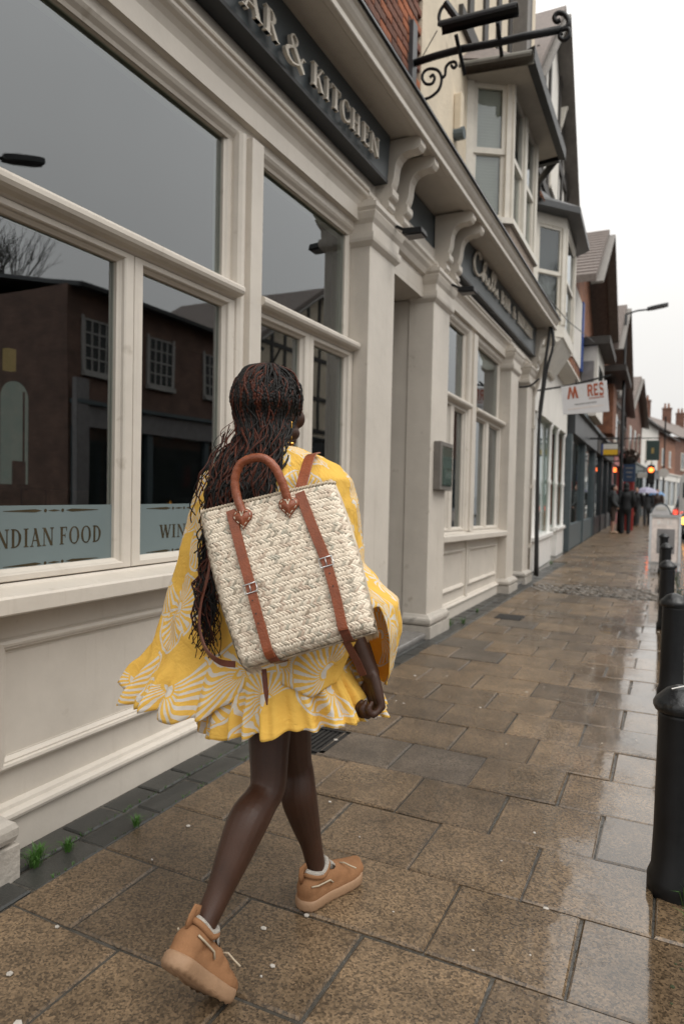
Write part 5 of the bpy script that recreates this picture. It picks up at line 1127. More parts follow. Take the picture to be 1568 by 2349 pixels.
def walker(label, x, y, face, h, jacket, trousers, hairm, pose, shortleg=False, hood=False, z=0, hat=None):
    t = thing('person', label, 'person', (x, y, z)); k = h / 1.75
    M = Matrix.Translation((x, y, z)) @ Matrix.Rotation(face, 4, 'Z') @ Matrix.Scale(k, 4)
    st, arm = pose
    def T(mb): mb.v = [tuple(M @ Vector(v)) for v in mb.v]; return mb
    lg = []
    for s, d in ((-1, st), (1, -st)): lg.append([(s * .09, 0, .92, .085), (s * .1, d * .12 + .02, .5, .058), (s * .1, d * .25, .09, .042)])
    am = []
    for s, d in ((-1, -arm), (1, arm)): am.append([(s * .19, 0, 1.42, .06), (s * .25, d * .1 - .03, 1.14, .048), (s * .20, d * .3 + .12 * (1 if arm == 0 else .5), .92 if arm else .98, .036)])
    q = MB()
    for l_, s in zip(lg, (-1, 1)):
        chain(q, l_); f_ = l_[2]; chain(q, [(f_[0], f_[1] - .04, .045, .04), (f_[0] + s * .01, f_[1] + .16, .04, .036)])
    chain(q, [(0, 0, .9, .13), (0, 0, 1.1, .12), (0, 0, 1.3, .14), (0, 0, 1.42, .11), (0, .01, 1.5, .055), (0, .02, 1.55, .05)])
    for a in am:
        chain(q, a); w_ = Vector(a[2][:3])
        for f_ in range(4): chain(q, [(*(w_ + Vector((0, -.02 + f_ * .014, -.03))), .012), (*(w_ + Vector((0, -.02 + f_ * .016, -.08))), .010), (*(w_ + Vector((.015 * (1 if w_.x < 0 else -1), -.015 + f_ * .014, -.115))), .009)], 2, 6)
        chain(q, [(*(w_ + Vector((0, .03, -.02))), .012), (*(w_ + Vector((0, .055, -.06))), .010)], 2, 6)
    q.ell((0, .025, 1.645), (.074, .094, .112), None, 16, 12); q.ell((0, .10, 1.585), (.045, .04, .05)); q.ell((0, .122, 1.635), (.014, .022, .026)); [q.ell((s * .077, .02, 1.635), (.012, .024, .034)) for s in (-1, 1)]
    link('body', remesh(T(q), .011 * k, 3), 'skin_light', t, True)
    q = MB()
    for s in (-1, 1): q.ell((s * .03, .105, 1.655), (.012, .01, .009), None, 8, 6)
    T(q).build('eyes', 'white_gloss', t, True)
    q = MB(); chain(q, [(0, 0, .86, .165), (0, 0, 1.1, .155), (0, 0, 1.3, .175), (0, 0, 1.42, .125), (0, .005, 1.49, .075)])
    for a in am: chain(q, [(p[0], p[1], p[2], p[3] + .022) for p in a])
    for s in (-1, 1): q.ell((s * .13, 0, 1.40), (.09, .085, .07))
    if hood: q.ell((0, -.02, 1.64), (.105, .115, .13)); q.ell((0, -.05, 1.52), (.11, .1, .08))
    link('jacket', remesh(T(q), .014 * k, 3), jacket, t, True)
    q = MB()
    for l_ in lg:
        e = l_[2] if not shortleg else l_[1]; m_ = l_[1]
        chain(q, [(l_[0][0], l_[0][1], .9, .105), (m_[0], m_[1], m_[2] + .1, .08), (e[0], e[1], e[2] - (.03 if not shortleg else .02), .068)])
    chain(q, [(0, 0, .80, .14), (0, 0, .95, .15)])
    link('trousers', remesh(T(q), .014 * k, 3), trousers, t, True)
    if not hood:
        q = MB(); q.ell((0, .0, 1.675), (.085, .10, .095), None, 14, 10); q.ell((0, -.03, 1.62), (.078, .075, .075)); link(hat or 'hair', remesh(T(q), .012 * k, 3), hairm, t, True)
    q = MB()
    for l_ in lg: f_ = l_[2]; chain(q, [(f_[0], f_[1] - .05, .04, .05), (f_[0], f_[1] + .05, .045, .05), (f_[0], f_[1] + .17, .032, .042)])
    for i, c in enumerate((0,)): link('shoes', remesh(T(q), .012 * k, 2), 'cloth_tan' if shortleg else 'cloth_black', t, True)
    return t
walker('person in a dark jacket, shorts and black cap facing right by the shop window', -1.80, 25.6, R(-75), 1.72, 'cloth_grey', 'cloth_brown', 'cloth_black', (.1, 0), True, hat='cap')
walker('tall person in black hooded jacket and trousers standing beside the red pillar', -1.40, 26.0, R(10), 1.80, 'cloth_black', 'cloth_black', 'cloth_black', (.06, .05), False, True)
walker('pedestrian in black coat walking toward us in the far group', -1.35, 33.5, R(170), 1.74, 'cloth_black', 'cloth_grey', 'braid_black', (.7, .5))
walker('pedestrian in dark grey coat under the lilac umbrella', -.95, 34.5, R(185), 1.66, 'cloth_grey', 'cloth_grey', 'cloth_brown', (-.6, .4))
walker('pedestrian in brown coat in the far group beside the grey coat', -.55, 36, R(175), 1.7, 'cloth_brown', 'cloth_black', 'braid_black', (.5, -.4))
def umbrella(label, c, r, m):
    t = thing('umbrella', label, 'umbrella', (c[0], c[1], c[2] - .9)); q = MB(); n = 8
    q.loft([[(c[0] + math.cos(i * .785) * r * s, c[1] + math.sin(i * .785) * r * s, c[2] + dz) for i in range(n)] for s, dz in ((1, -.22), (.7, -.06), (.35, .02), (.03, .05))], caps=False); q.build('canopy', m, t, fixn=False)
    q = MB(); q.tube([(c[0], c[1], c[2] - .8), (c[0], c[1], c[2] + .12)], .012, 6); q.build('shaft', 'iron', t); q = MB(); q.tube([(c[0], c[1], c[2] - .8), (c[0], c[1] - .02, c[2] - .88), (c[0], c[1] - .07, c[2] - .86)], .014, 6); q.build('handle', 'room_wood', t)
umbrella('lilac umbrella held up in the far group of pedestrians', P(1481, 1120, 34.7), .55, 'umbrella_lilac'); umbrella('blue umbrella further behind the lilac one', P(1505, 1128, 40), .45, 'umbrella_blue')

# ================================================================== THE WALKING WOMAN
wm = thing('person', 'woman with long braids walking away in a yellow and white printed kaftan dress', 'person', (-1.02, 1.68, 0))
HC = Vector((-1.085, 1.74, 1.545)); HY = Matrix.Rotation(R(-11), 3, 'Z')          # head centre, turned a little to her right
SHL, SHR = Vector((-1.195, 1.70, 1.318)), Vector((-.895, 1.70, 1.322))
def V4(p, r): return (p[0], p[1], p[2], r)
b = MB()
# trunk and neck
chain(b, [(-1.03, 1.68, .80, .12), (-1.03, 1.68, .92, .13), (-1.035, 1.685, 1.05, .10), (-1.04, 1.69, 1.2, .098), (-1.045, 1.70, 1.31, .085), (-1.055, 1.71, 1.37, .062), (-1.065, 1.722, 1.43, .052), (-1.075, 1.735, 1.48, .05)])
for s in (SHL, SHR): b.ell(s, (.06, .06, .055))
b.ell((-1.045, 1.70, 1.31), (.15, .085, .065))
# head
b.ell(HC + Vector((0, .0, .015)), (.074, .094, .105), HY, 20, 14)
for off, r in (((0, .062, -.055), (.05, .042, .052)), ((0, .085, -.092), (.026, .022, .02)), ((0, .104, -.015), (.013, .02, .026)), ((0, .112, -.028), (.018, .013, .012)), ((0, .10, -.058), (.024, .012, .008)), ((0, .099, -.070), (.02, .012, .008)), ((0, .082, .03), (.055, .018, .014)),
               ((.052, .06, -.03), (.024, .028, .03)), ((-.052, .06, -.03), (.024, .028, .03)), ((.055, .03, -.075), (.022, .035, .024)), ((-.055, .03, -.075), (.022, .035, .024))):
    b.ell(HC + HY @ Vector(off), r, HY, 12, 9)
for s in (-1, 1): b.ell(HC + HY @ Vector((s * .077, .0, -.02)), (.010, .022, .032), HY, 10, 8)
# legs
HL, HR = (-1.055, 1.72, .84), (-1.0, 1.70, .84)
KL, KR = (-.992, 1.612, .468), (-1.012, 1.80, .47)
SH_L, TO_L, UP_L = Vector((-1.012, 1.215, .188)), Vector((-.985, 1.38, -.005)), Vector((0, .76, .64)); DL = (TO_L - SH_L).normalized()
SH_R, TO_R = Vector((-.985, 1.80, .0)), Vector((-.908, 2.06, .0)); DR = (TO_R - SH_R).normalized()
AL = SH_L + DL * .062 + UP_L * .108; AR = SH_R + DR * .066 + Vector((0, 0, .112))
IL, IR = SH_L + DL * .07 + UP_L * .06, SH_R + DR * .07 + Vector((0, 0, .06))
def mixp(a, c, t): return tuple(a[i] + (c[i] - a[i]) * t for i in range(3))
for h_, k_, a_, back in ((HL, KL, AL, 1), (HR, KR, AR, 1)):
    sh = Vector(a_) - Vector(k_); bk = Vector((0, -1, 0)); bk = (bk - sh.normalized() * bk.dot(sh.normalized())).normalized()
    c1 = Vector(mixp(k_, a_, .30)) + bk * .018; c2 = Vector(mixp(k_, a_, .55)) + bk * .010
    chain(b, [V4(h_, .086), V4(mixp(h_, k_, .35), .074), V4(mixp(h_, k_, .75), .058), V4(k_, .051), V4(mixp(k_, a_, .12), .050), V4(c1, .056), V4(c2, .046), V4(mixp(k_, a_, .78), .034), V4(a_, .030), V4(IL if a_ is AL else IR, .029)], 6, 18)
# arms
ER, WR = Vector((-.825, 1.66, 1.05)), P(850, 1548, 1.66)
EL, WL = Vector((-1.27, 1.69, 1.08)), Vector((-1.32, 1.75, .86))
for s, e, w_ in ((SHR, ER, WR), (SHL, EL, WL)):
    chain(b, [V4(s, .052), V4(mixp(s, e, .5), .046), V4(e, .038), V4(mixp(e, w_, .3), .039), V4(mixp(e, w_, .7), .031), V4(w_, .0245)], 5, 14)
def hand(w_, d, palm, side, curl):
    """d: along the hand, palm: direction the palm faces, side: towards the index finger"""
    d = d.normalized(); palm = (palm - d * palm.dot(d)).normalized(); sd_ = d.cross(palm); sd_ = sd_ if sd_.dot(side) > 0 else -sd_
    k0 = w_ + d * .082
    for j in (-1.5, -.5, .5, 1.5): chain(b, [V4(w_ + d * .004 + sd_ * j * .010, .0165), V4(w_ + d * .045 + sd_ * j * .0165, .0150), V4(k0 + sd_ * j * .0205, .0118)], 3, 8)
    for j, ln in ((1.5, .92), (.5, 1.0), (-.5, .95), (-1.5, .78)):
        p0 = k0 + sd_ * j * .0205; a = curl[0]; pts = [V4(p0, .0108)]; p = p0
        for l_, r_, da in ((.042, .0096, curl[0]), (.027, .0088, curl[1]), (.021, .0075, curl[2])):
            a = da; p = p + (d * math.cos(a) + palm * math.sin(a)) * l_ * ln; pts.append(V4(p, r_))
        chain(b, pts, 3, 8)
    t0 = w_ + d * .022 + sd_ * .022; t1 = t0 + d * .028 + sd_ * .016 + palm * .018; t2 = t1 + d * .026 - sd_ * .004 + palm * .022; t3 = t2 + d * .014 - sd_ * .018 + palm * .010
    chain(b, [V4(t0, .0155), V4(t1, .0125), V4(t2, .0105), V4(t3, .0085)], 3, 8)
hand(Vector(WR), Vector((.24, -.05, -1)), Vector((-.62, -.78, 0)), Vector((-.8, .6, 0)), (R(62), R(150), R(225)))
hand(Vector(WL), Vector((-.1, .2, -1)), Vector((1, 0, 0)), Vector((0, 1, 0)), (R(25), R(60), R(80)))
body = link('body', remesh(b, .0038, 4), 'skin', wm, True)
b = MB(); [b.ell(HC + HY @ Vector((s * .03, .087, .008)), (.012, .010, .008), HY, 10, 8) for s in (-1, 1)]; b.build('eyes', 'white_gloss', wm, True)

# ---------------------------------------------------------------- hair
b = MB(); b.ell(HC + HY @ Vector((0, -.012, .024)), (.083, .098, .104), HY, 24, 16); b.ell(HC + HY @ Vector((0, -.045, -.03)), (.074, .058, .09), HY, 16, 12)
hr_ = link('hair', remesh(b, .007, 3), 'scalp', wm, True)
rnd = random.Random(17); hb1, hb2 = MB(), MB()
NB = 470
for i in range(NB):
    # scalp root: crown and sides, combed back
    u = rnd.random(); ang = rnd.uniform(-1.25, 1.25); hgt = rnd.uniform(.15, 1.0)
    side = math.sin(ang); lon = rnd.uniform(-3.5, .32) ; lat = math.asin(rnd.uniform(.0, .995))
    n0 = Vector((math.cos(lat) * math.cos(lon), math.cos(lat) * math.sin(lon) * 1.0, math.sin(lat)))
    def onhead(nv, k=1.0): return HC + HY @ Vector((nv.x * .089 * k, nv.y * .107 * k - .012, nv.z * .113 * k + .018))
    pts = [onhead(n0, .99)]
    # slide down over the skull towards the nape / sides
    tgt_lon = -1.57 + (lon + 1.57) * rnd.uniform(.6, 1.08) + rnd.gauss(0, .2)
    for la, kk in ((lat * .55, 1.035), (lat * .1 - .10, 1.05), (-.55, 1.05)):
        if la < lat - .05: tl2 = tgt_lon + rnd.gauss(0, .13); pts.append(onhead(Vector((math.cos(la) * math.cos(tl2), math.cos(la) * math.sin(tl2), math.sin(la))), kk + rnd.uniform(-.02, .075)))
    s = max(-1, min(1, (tgt_lon + 1.57) / 1.5)); s = s * .8 + rnd.uniform(-.2, .2)
    dpt = rnd.random()
    # curtain down the back: drifts to her left
    pts.append(Vector((-1.068 + s * .095, 1.625 - dpt * .03 + .02 * abs(s), 1.41 + rnd.uniform(-.02, .02))))
    pts.append(Vector((-1.052 + s * .11, 1.555 - dpt * .025, 1.31)))
    tail = rnd.random()
    pts.append(Vector((-1.055 + s * .11, 1.54 - dpt * .02, 1.22)))
    if s < .1 and tail < .62:
        pts.append(Vector((-1.115 + s * .06, 1.53 - dpt * .02, 1.07)))
        if tail < .5:
            zz = rnd.uniform(.84, 1.0); pts.append(Vector((-1.135 + rnd.uniform(-.03, .035) + .02 * (1 - (zz - .84) / .16), 1.50 - dpt * .03, (1.07 + zz) / 2))); pts.append(Vector((-1.12 + rnd.uniform(-.03, .045), 1.49 - dpt * .03, zz)))
    else: pts.append(Vector((-1.05 + s * .105, 1.535, rnd.uniform(1.08, 1.16))))
    q = crom([tuple(p) for p in pts], 20); ph = rnd.uniform(0, 6.28); ph2 = rnd.uniform(0, 6.28); rad = []; path = []; L_ = 0; r0 = rnd.uniform(.0020, .0039); bf = rnd.uniform(380, 640); prev = None
    am = rnd.uniform(.003, .014)
    for k, p in enumerate(q):
        p = Vector(p)
        if prev is not None: L_ += (p - prev).length
        prev = p.copy(); fr = max(0, L_ - .12); w_ = .12 + .88 * min(1, fr / .16)
        fq = 55 + 25 * math.sin(ph)
        p = p + Vector((math.sin(L_ * fq + ph) * am * w_, math.cos(L_ * fq * .8 + ph2) * am * .6 * w_, 0)); path.append(p)
        bead = 1 + .20 * math.sin(L_ * bf + ph)
        rad.append(r0 * bead * (1 if L_ < .45 else max(.45, 1 - (L_ - .45) * 1.6)))
    tgt = hb2 if (rnd.random() < .20 + (.16 if s < .2 else 0)) else hb1
    tgt.tube(path, rad, 5)
for i in range(130):
    s = rnd.uniform(-1.15, 1.1); z0 = rnd.uniform(1.28, 1.5); p = Vector((-1.06 + s * .10 - .02 * (1.5 - z0), 1.60 - rnd.random() * .06 if z0 < 1.42 else 1.63, z0)); path = []; ph = rnd.uniform(0, 6.28); fq = rnd.uniform(50, 110); am = rnd.uniform(.004, .012); dx = rnd.uniform(-.25, .12) * (1 if s < .3 else .4); n = 26; ln = rnd.uniform(.08, .22)
    for k in range(n):
        t_ = k / (n - 1); path.append(p + Vector((dx * ln * t_ + am * math.sin(fq * ln * t_ + ph) * (.3 + t_), -.05 * min(1, t_ * 2) * (z0 > 1.36) + am * .7 * math.cos(fq * ln * t_ * .9 + ph), -ln * t_)))
    (hb2 if rnd.random() < .45 else hb1).tube(path, [rnd.uniform(.0010, .0022)] * n, 4)
stuff(hb1.build('black_braids', 'braid_black', hr_, True, fixn=False)); stuff(hb2.build('auburn_braids', 'braid_auburn', hr_, True, fixn=False))
# earring
E0 = HC + HY @ Vector((.084, -.004, -.045)); er = MB(); n = 14
er.tube([E0 + Vector((.003, 0, -.004 * i)) for i in range(n)], [.0016 + .0009 * (i % 2) for i in range(n)], 6); ear = er.build('earring', 'gold', wm, True)
q = MB(); c = E0 + Vector((.003, -.001, -.078))
for dz in (-.013, 0, .013): q.lathe([(.0035, -.006), (.0085, -.003), (.0095, .0), (.0085, .003), (.0035, .006)], c + Vector((0, 0, dz)), 10)
q.tube([c + Vector((-.006, -.006, -.018)), c + Vector((-.006, -.006, .018))], .0022, 6); q.build('pendant', 'gold', ear, True)

# ---------------------------------------------------------------- kaftan: a tube hung from the neckline, wide sleeves, ruffled hem
def cloth(name, fn, nu, nv, parent, uvs=(1, 1), closed=True, m='fabric'):
    vs = []; fs = []; uv = []
    for j in range(nv + 1):
        for i in range(nu + 1): vs.append(tuple(fn(i / nu, j / nv))); uv.append((i / nu * uvs[0], j / nv * uvs[1]))
    for j in range(nv):
        for i in range(nu): a = j * (nu + 1) + i; fs.append((a, a + 1, a + nu + 2, a + nu + 1))
    me = bpy.data.meshes.new(name); me.from_pydata(vs, [], fs); me.update(); ul = me.uv_layers.new(name='UVMap')
    for lp in me.loops: ul.data[lp.index].uv = uv[lp.vertex_index]
    o = link(name, me, m, parent, True); so = o.modifiers.new('thickness', 'SOLIDIFY'); so.thickness = .0009; so.offset = 0
    return o
RL = [(.60, .43), (.68, .425), (.74, .40), (.80, .37), (.86, .355), (.95, .335), (1.09, .295), (1.25, .27), (1.33, .245), (1.37, .208), (1.395, .155), (1.412, .10), (1.43, .055)]
RR = [(.75, .36), (.82, .385), (.92, .40), (1.0, .395), (1.05, .33), (1.10, .275), (1.25, .262), (1.33, .240), (1.37, .205), (1.395, .155), (1.412, .10), (1.43, .055)]
RB = [(.66, .215), (.75, .195), (.85, .17), (1.0, .14), (1.2, .135), (1.33, .12), (1.37, .088), (1.40, .066), (1.43, .052)]
RF = [(.70, .26), (.9, .22), (1.1, .18), (1.3, .15), (1.36, .105), (1.40, .065), (1.43, .05)]
def cyc(tab, th):
    return lerp_tab(tab, th)
# hem height by angle in degrees: 0 her right, 90 front, 180 her left, 270 back (towards us)
HEM = [(0, .775), (30, .735), (90, .73), (140, .72), (165, .735), (180, .725), (195, .705), (215, .675), (235, .665), (252, .668), (264, .685), (270, .72), (276, .79), (284, .80), (294, .785), (305, .765), (316, .80), (326, .985), (338, 1.00), (350, .88), (360, .775)]
def kaft(u, v):
    th = u * 360; a = R(th); top = 1.425; hz = cyc(HEM, th); vv = v ** 1.15; z = top + (hz - top) * vv
    c, s = math.cos(a), math.sin(a); cx = -1.045 + .01 * (z - 1); cy = 1.695
    rl, rr, rb, rf = lerp_tab(RL, z), lerp_tab(RR, z), lerp_tab(RB, z), lerp_tab(RF, z)
    ex = .86 if z > 1.0 else .86
    x = (rr if c > 0 else rl) * (abs(c) ** ex) * (1 if c > 0 else -1); y = (rf if s > 0 else rb) * (abs(s) ** ex) * (1 if s > 0 else -1)
    # sleeve bottoms hang towards us on the left, so the wing shows its face
    left = max(0, -c); low = max(0, min(1, (1.15 - z) / .5)); y -= .05 * left * low * (0 if s > 0 else 1) * min(1, abs(s) * 4)
    amp = .020 * max(0, min(1, (1.30 - z) / .6)) * (.35 + .65 * (left ** .5))
    f_ = math.sin(7 * a + 1.2 + 1.5 * z) + .6 * math.sin(12 * a + 3 * z) + .5 * noise.noise(Vector((th * .03, z * 4, 0)))
    # gathered ruffle along the left sleeve hem
    rz = hz + .135; ruf = max(0, min(1, (rz - z) / .10)) * (max(0, min(1, (th - 130) / 25)) * max(0, min(1, (272 - th) / 10)))
    wob = 5 * noise.noise(Vector((th * .025, 3, 0))); f2_ = (math.sin(26 * a + wob) * .016 * (1 + .8 * noise.noise(Vector((th * .05, 9, 0)))) + .009 * math.sin(47 * a + 7 * z + wob * 2)) * ruf
    flare = .030 * ruf
    d = Vector((c, s, 0)); p = Vector((cx + x, cy + y, z)) + d * (amp * f_ * .8 + f2_ + flare)
    p.z += .012 * math.sin(9 * a + 2) * ruf - .007 * math.sin(26 * a + wob) * ruf * v + .01 * noise.noise(Vector((th * .12, 20, 0))) * ruf
    if z > 1.30: p.z += .0
    wr_ = noise.noise(p * 11) * .010 + noise.noise(p * 30) * .0035; p += d * wr_ * min(1, v * 3)
    # shoulder slope: the neck ring sits higher at the back
    return p
kf = cloth('kaftan', kaft, 300, 90, wm, (2.6, 1.0))
# seam welt above the ruffle
SK = [(0, .69), (60, .68), (90, .66), (150, .62), (180, .60), (210, .602), (235, .612), (255, .635), (275, .66), (300, .685), (335, .70), (360, .69)]
def skirt(u, v):
    th = u * 360; a = R(th); hz = cyc(SK, th); z = 1.0 + (hz - 1.0) * v; c, s = math.cos(a), math.sin(a)
    rx = .165 + .095 * v ** 1.3; ry = .14 + .07 * v ** 1.3; cx = -1.02 + .06 * v; cy = 1.685
    rz = hz + .13; ruf = max(0, min(1, (rz - z) / .07)); 
    fold = .012 * math.sin(9 * a + .7) * v + ruf * (.013 * (1 + .9 * noise.noise(Vector((th * .04, 2, 7)))) * math.sin(24 * a + 6 * noise.noise(Vector((th * .02, 1, 5)))) + .007 * math.sin(45 * a + 8 * noise.noise(Vector((th * .03, 4, 5)))) + .012)
    p = Vector((cx + rx * c, cy + ry * s, z)); p += Vector((c, s, 0)) * fold; p.z += (.004 * math.sin(24 * a) + .012 * noise.noise(Vector((th * .1, 30, 0)))) * ruf * v; p += Vector((c, s, 0)) * noise.noise(p * 20) * .005
    return p
cloth('skirt', skirt, 260, 44, wm, (1.9, .56))

# ---------------------------------------------------------------- shoes
def shoe(heel, toe, up, label):
    heel = Vector(heel); d = (Vector(toe) - heel).normalized(); up = (Vector(up) - d * Vector(up).dot(d)).normalized(); sd_ = d.cross(up); L0 = .275
    rot = Matrix((sd_, d, up)).transposed()
    def T(x, u, z): return heel + sd_ * x + d * (u * L0) + up * z
    t = thing('shoe', label, 'shoe', tuple(heel), 'pair of suede shoes')
    W_ = [(0, .036), (.15, .038), (.35, .037), (.55, .044), (.72, .049), (.86, .047), (1.0, .040)]
    def wid(u): return lerp_tab(W_, u) * min(1, max(.0, u / .075)) ** .5 * min(1, max(.0, (1 - u) / .16)) ** .5
    n = 26; us = [.5 - .5 * math.cos(math.pi * i / n) for i in range(n + 1)]
    def outl(k, z, f=lambda u, i: 0.0):
        r_ = [T(wid(u) * k, .5 + (u - .5) * (1 + (k - 1) * .35), z + .016 * max(0, (u - .7) / .3) ** 2 + f(u, i)) for i, u in enumerate(us)]
        return r_ + [T(-wid(u) * k, .5 + (u - .5) * (1 + (k - 1) * .35), z + .016 * max(0, (u - .7) / .3) ** 2 + f(u, i)) for i, u in reversed(list(enumerate(us))[1:-1])]
    q = MB(); q.loft([outl(.96, .0, lambda u, i: .004 if i % 2 else 0), outl(1.05, .006, lambda u, i: .003 if i % 2 else 0), outl(1.09, .012), outl(1.09, .026), outl(1.06, .033), outl(1.0, .037)]); q.build('sole', 'sole', t, True)
    q = MB()
    def el(u, z, r): q.ell(T(0, u, z), r, rot, 18, 12)
    el(.13, .062, (.0375, .038, .044)); el(.22, .085, (.0355, .046, .030)); el(.34, .066, (.037, .05, .040)); el(.48, .064, (.039, .05, .040)); el(.62, .055, (.043, .05, .037)); el(.76, .047, (.047, .055, .031)); el(.85, .044, (.044, .045, .026))
    q.loft([outl(1.0, .03), outl(.99, .045), outl(.93, .056)])
    link('upper', remesh(q, .0045, 5), 'suede', t, True)
    def ring(rx, ru, z0, uc=.235):
        out_ = []
        for i in range(28):
            a = i * 6.2832 / 28; c_ = math.cos(a); out_.append(T(rx * math.sin(a), uc + ru * c_, z0 + .012 * abs(c_) ** 1.5 + (.010 if c_ > 0 else 0) * c_))
        return out_ + out_[:1]
    q = MB(); q.tube(ring(.0325, .165, .098), .0085, 8, False); q.build('collar', 'suede', t, True)
    q = MB(); q.tube(ring(.0285, .150, .105), .0085, 8, False); q.ell(T(0, .30, .098), (.028, .035, .012), rot, 14, 8); q.build('fleece_lining', 'fleece', t, True)
    q = MB(); q.loft([[T(x, u, z) for x, u, z in ((-.024, .40, .100), (-.012, .385, .128), (.0, .38, .134), (.012, .385, .128), (.024, .40, .100), (.012, .43, .104), (0, .435, .112), (-.012, .43, .104))], [T(x, u, z) for x, u, z in ((-.026, .52, .085), (-.014, .50, .102), (0, .50, .106), (.014, .50, .102), (.026, .52, .085), (.014, .55, .09), (0, .55, .094), (-.014, .55, .09))]]); q.build('tongue', 'fleece', t, True)
    q = MB(); q.tube([T(0, .035, .088), T(0, .005, .112), T(0, .012, .134), T(0, .05, .138), T(0, .075, .118)], .011, 8, True, .35, sd_); q.build('heel_tab', 'suede', t, True)
    for s in (-1, 1):
        q = MB(); q.tube([T(s * x, u, z) for u, z, x in ((.06, .083, .033), (.14, .080, .0385), (.24, .078, .0385), (.34, .076, .0385), (.385, .064, .0395))], .0026, 6, True); q.build('trim', 'suede_trim', t, True)
    q = MB(); q.tube([T(.004, .60, .090), T(.026, .62, .096), T(.044, .66, .088), T(.060, .70, .082)], .0024, 6); q.build('loose_lace', 'suede_trim', t, True)
    for k in range(4):
        q = MB(); u = .50 + .05 * k; z = .1045 - .007 * k; q.tube([T(-.022, u + .02, z - .014), T(-.008, u + .005, z - .001), T(.008, u - .003, z - .001), T(.022, u - .01, z - .014)], .0024, 6); q.build('lace', 'suede_trim', t, True)
    return t
shoe(SH_R, TO_R, (0, 0, 1), 'tan suede fleece lined shoe on the planted right foot')
shoe(SH_L, TO_L, UP_L, 'tan suede fleece lined shoe on the trailing left foot with its heel lifted')

# ---------------------------------------------------------------- straw backpack
bp_ = thing('backpack', 'woven straw backpack with brown leather straps worn by the woman', 'backpack', (-.93, 1.48, .9))
TLb, TRb, BRb, BLb = P(456, 1180, 1.40), P(764, 1108, 1.515), P(858, 1446, 1.475), P(552, 1535, 1.37)
ctr = (TLb + TRb + BRb + BLb) / 4
BX = ((TRb - TLb) + (BRb - BLb)).normalized(); BZ = ((TLb - BLb) + (TRb - BRb)); BZ = (BZ - BX * BZ.dot(BX)).normalized(); BN = BX.cross(BZ).normalized()
if BN.y > 0: BN = -BN
TH = .085
def bag(s, t, o=0.0, front=True):
    """s,t in 0..1 across and up the panel, o outwards towards us; the panel bulges and its edges round off"""
    e = TLb * (1 - s) * t + TRb * s * t + BRb * s * (1 - t) + BLb * (1 - s) * (1 - t)
    bul = .020 * max(0, math.sin(math.pi * s)) ** .7 * max(0, math.sin(math.pi * min(1, .15 + t * .8))) ** .8
    sagx = .010 * math.sin(math.pi * t) * (s - .5) * 2
    rd = .03; ed = 0
    for q_ in (s, 1 - s):
        if q_ < .07: ed += .018 * (1 - q_ / .07) ** 2
    if t < .07: ed += .018 * (1 - t / .07) ** 2
    return e + BN * (bul - ed + o) + BX * sagx
# core
q = MB(); N_ = 14
fr_ = [[bag(i / N_, j / N_, -.004) for i in range(N_ + 1)] for j in range(N_ + 1)]
bk_ = [[bag(.05 + .83 * i / N_, j / N_, 0) * 1 - BN * (TH * (.55 + .45 * (1 - j / N_)) + .02 * math.sin(math.pi * i / N_)) for i in range(N_ + 1)] for j in range(N_ + 1)]
n0 = 0
for g in (fr_, bk_):
    k = len(q.v); q.v += [tuple(p) for r_ in g for p in r_]
    for j in range(N_):
        for i in range(N_): a = k + j * (N_ + 1) + i; q.f.append((a, a + 1, a + N_ + 2, a + N_ + 1))
kk = (N_ + 1) ** 2
for i in range(N_): q.f.append((i, i + 1, kk + i + 1, kk + i)); a = N_ * (N_ + 1) + i; q.f.append((a, a + 1, kk + a + 1, kk + a))
for j in range(N_): a = j * (N_ + 1); c = a + N_; q.f.append((a, a + N_ + 1, kk + a + N_ + 1, kk + a)); q.f.append((c, c + N_ + 1, kk + c + N_ + 1, kk + c))
q.build('basket_body', 'straw_base', bp_, True)
# plaited straw: bands of slanting strips, alternately leaning, laid over the body on front, sides and base
q = MB(); tones = []; rnd = random.Random(9)
def strip(pf, s, t, ds, dt, lean, w, l):
    """one straw: a slightly domed lozenge on the surface pf(s,t,o)"""
    a = (s - ds * l / 2, t - lean * dt * l / 2); c = (s + ds * l / 2, t + lean * dt * l / 2); k = len(q.v)
    px_, pt_ = -lean * dt, ds; nn = math.hypot(px_, pt_ ); px_, pt_ = px_ / nn * w, pt_ / nn * w * .95
    for f_, o in ((0, .0005), (.25, .0026), (.75, .0026), (1, .0003)):
        m_ = (a[0] + (c[0] - a[0]) * f_, a[1] + (c[1] - a[1]) * f_)
        for e, oo in ((-1, o * .35), (0, o), (1, o * .35)): q.v.append(tuple(pf(m_[0] + px_ * e, m_[1] + pt_ * e, oo)))
    for i in range(3):
        for j in range(2): b0 = k + i * 3 + j; q.f.append((b0, b0 + 1, b0 + 4, b0 + 3))
    tn = min(1, max(0, rnd.gauss(.58, .25))); 
    if rnd.random() < .12: tn = rnd.uniform(.05, .25)
    tones.extend([tn] * 6)
def weave(pf, nb, ncol, t0=0.0, t1=1.0):
    bh = (t1 - t0) / nb
    for r_ in range(nb):
        for half in (0, 1):
            tt = t0 + bh * (r_ + .25 + .5 * half); lean = 1 if half else -1; ph = rnd.random()
            for c_ in range(ncol):
                s = (c_ + .5 + (.5 if half else 0) * .5) / ncol + rnd.uniform(-.003, .003)
                if s > .995: continue
                strip(pf, s, tt + rnd.uniform(-.002, .002), 1.25 / ncol, bh * .36, lean, 0.44 / ncol, 1.32 + rnd.uniform(-.22, .22))
def tilt(pf): return lambda s, t, o: pf(min(1.0, max(.0, s)), min(1.005, max(-.004, t)), o)
weave(tilt(lambda s, t, o: bag(s, t, o)), 17, 42)
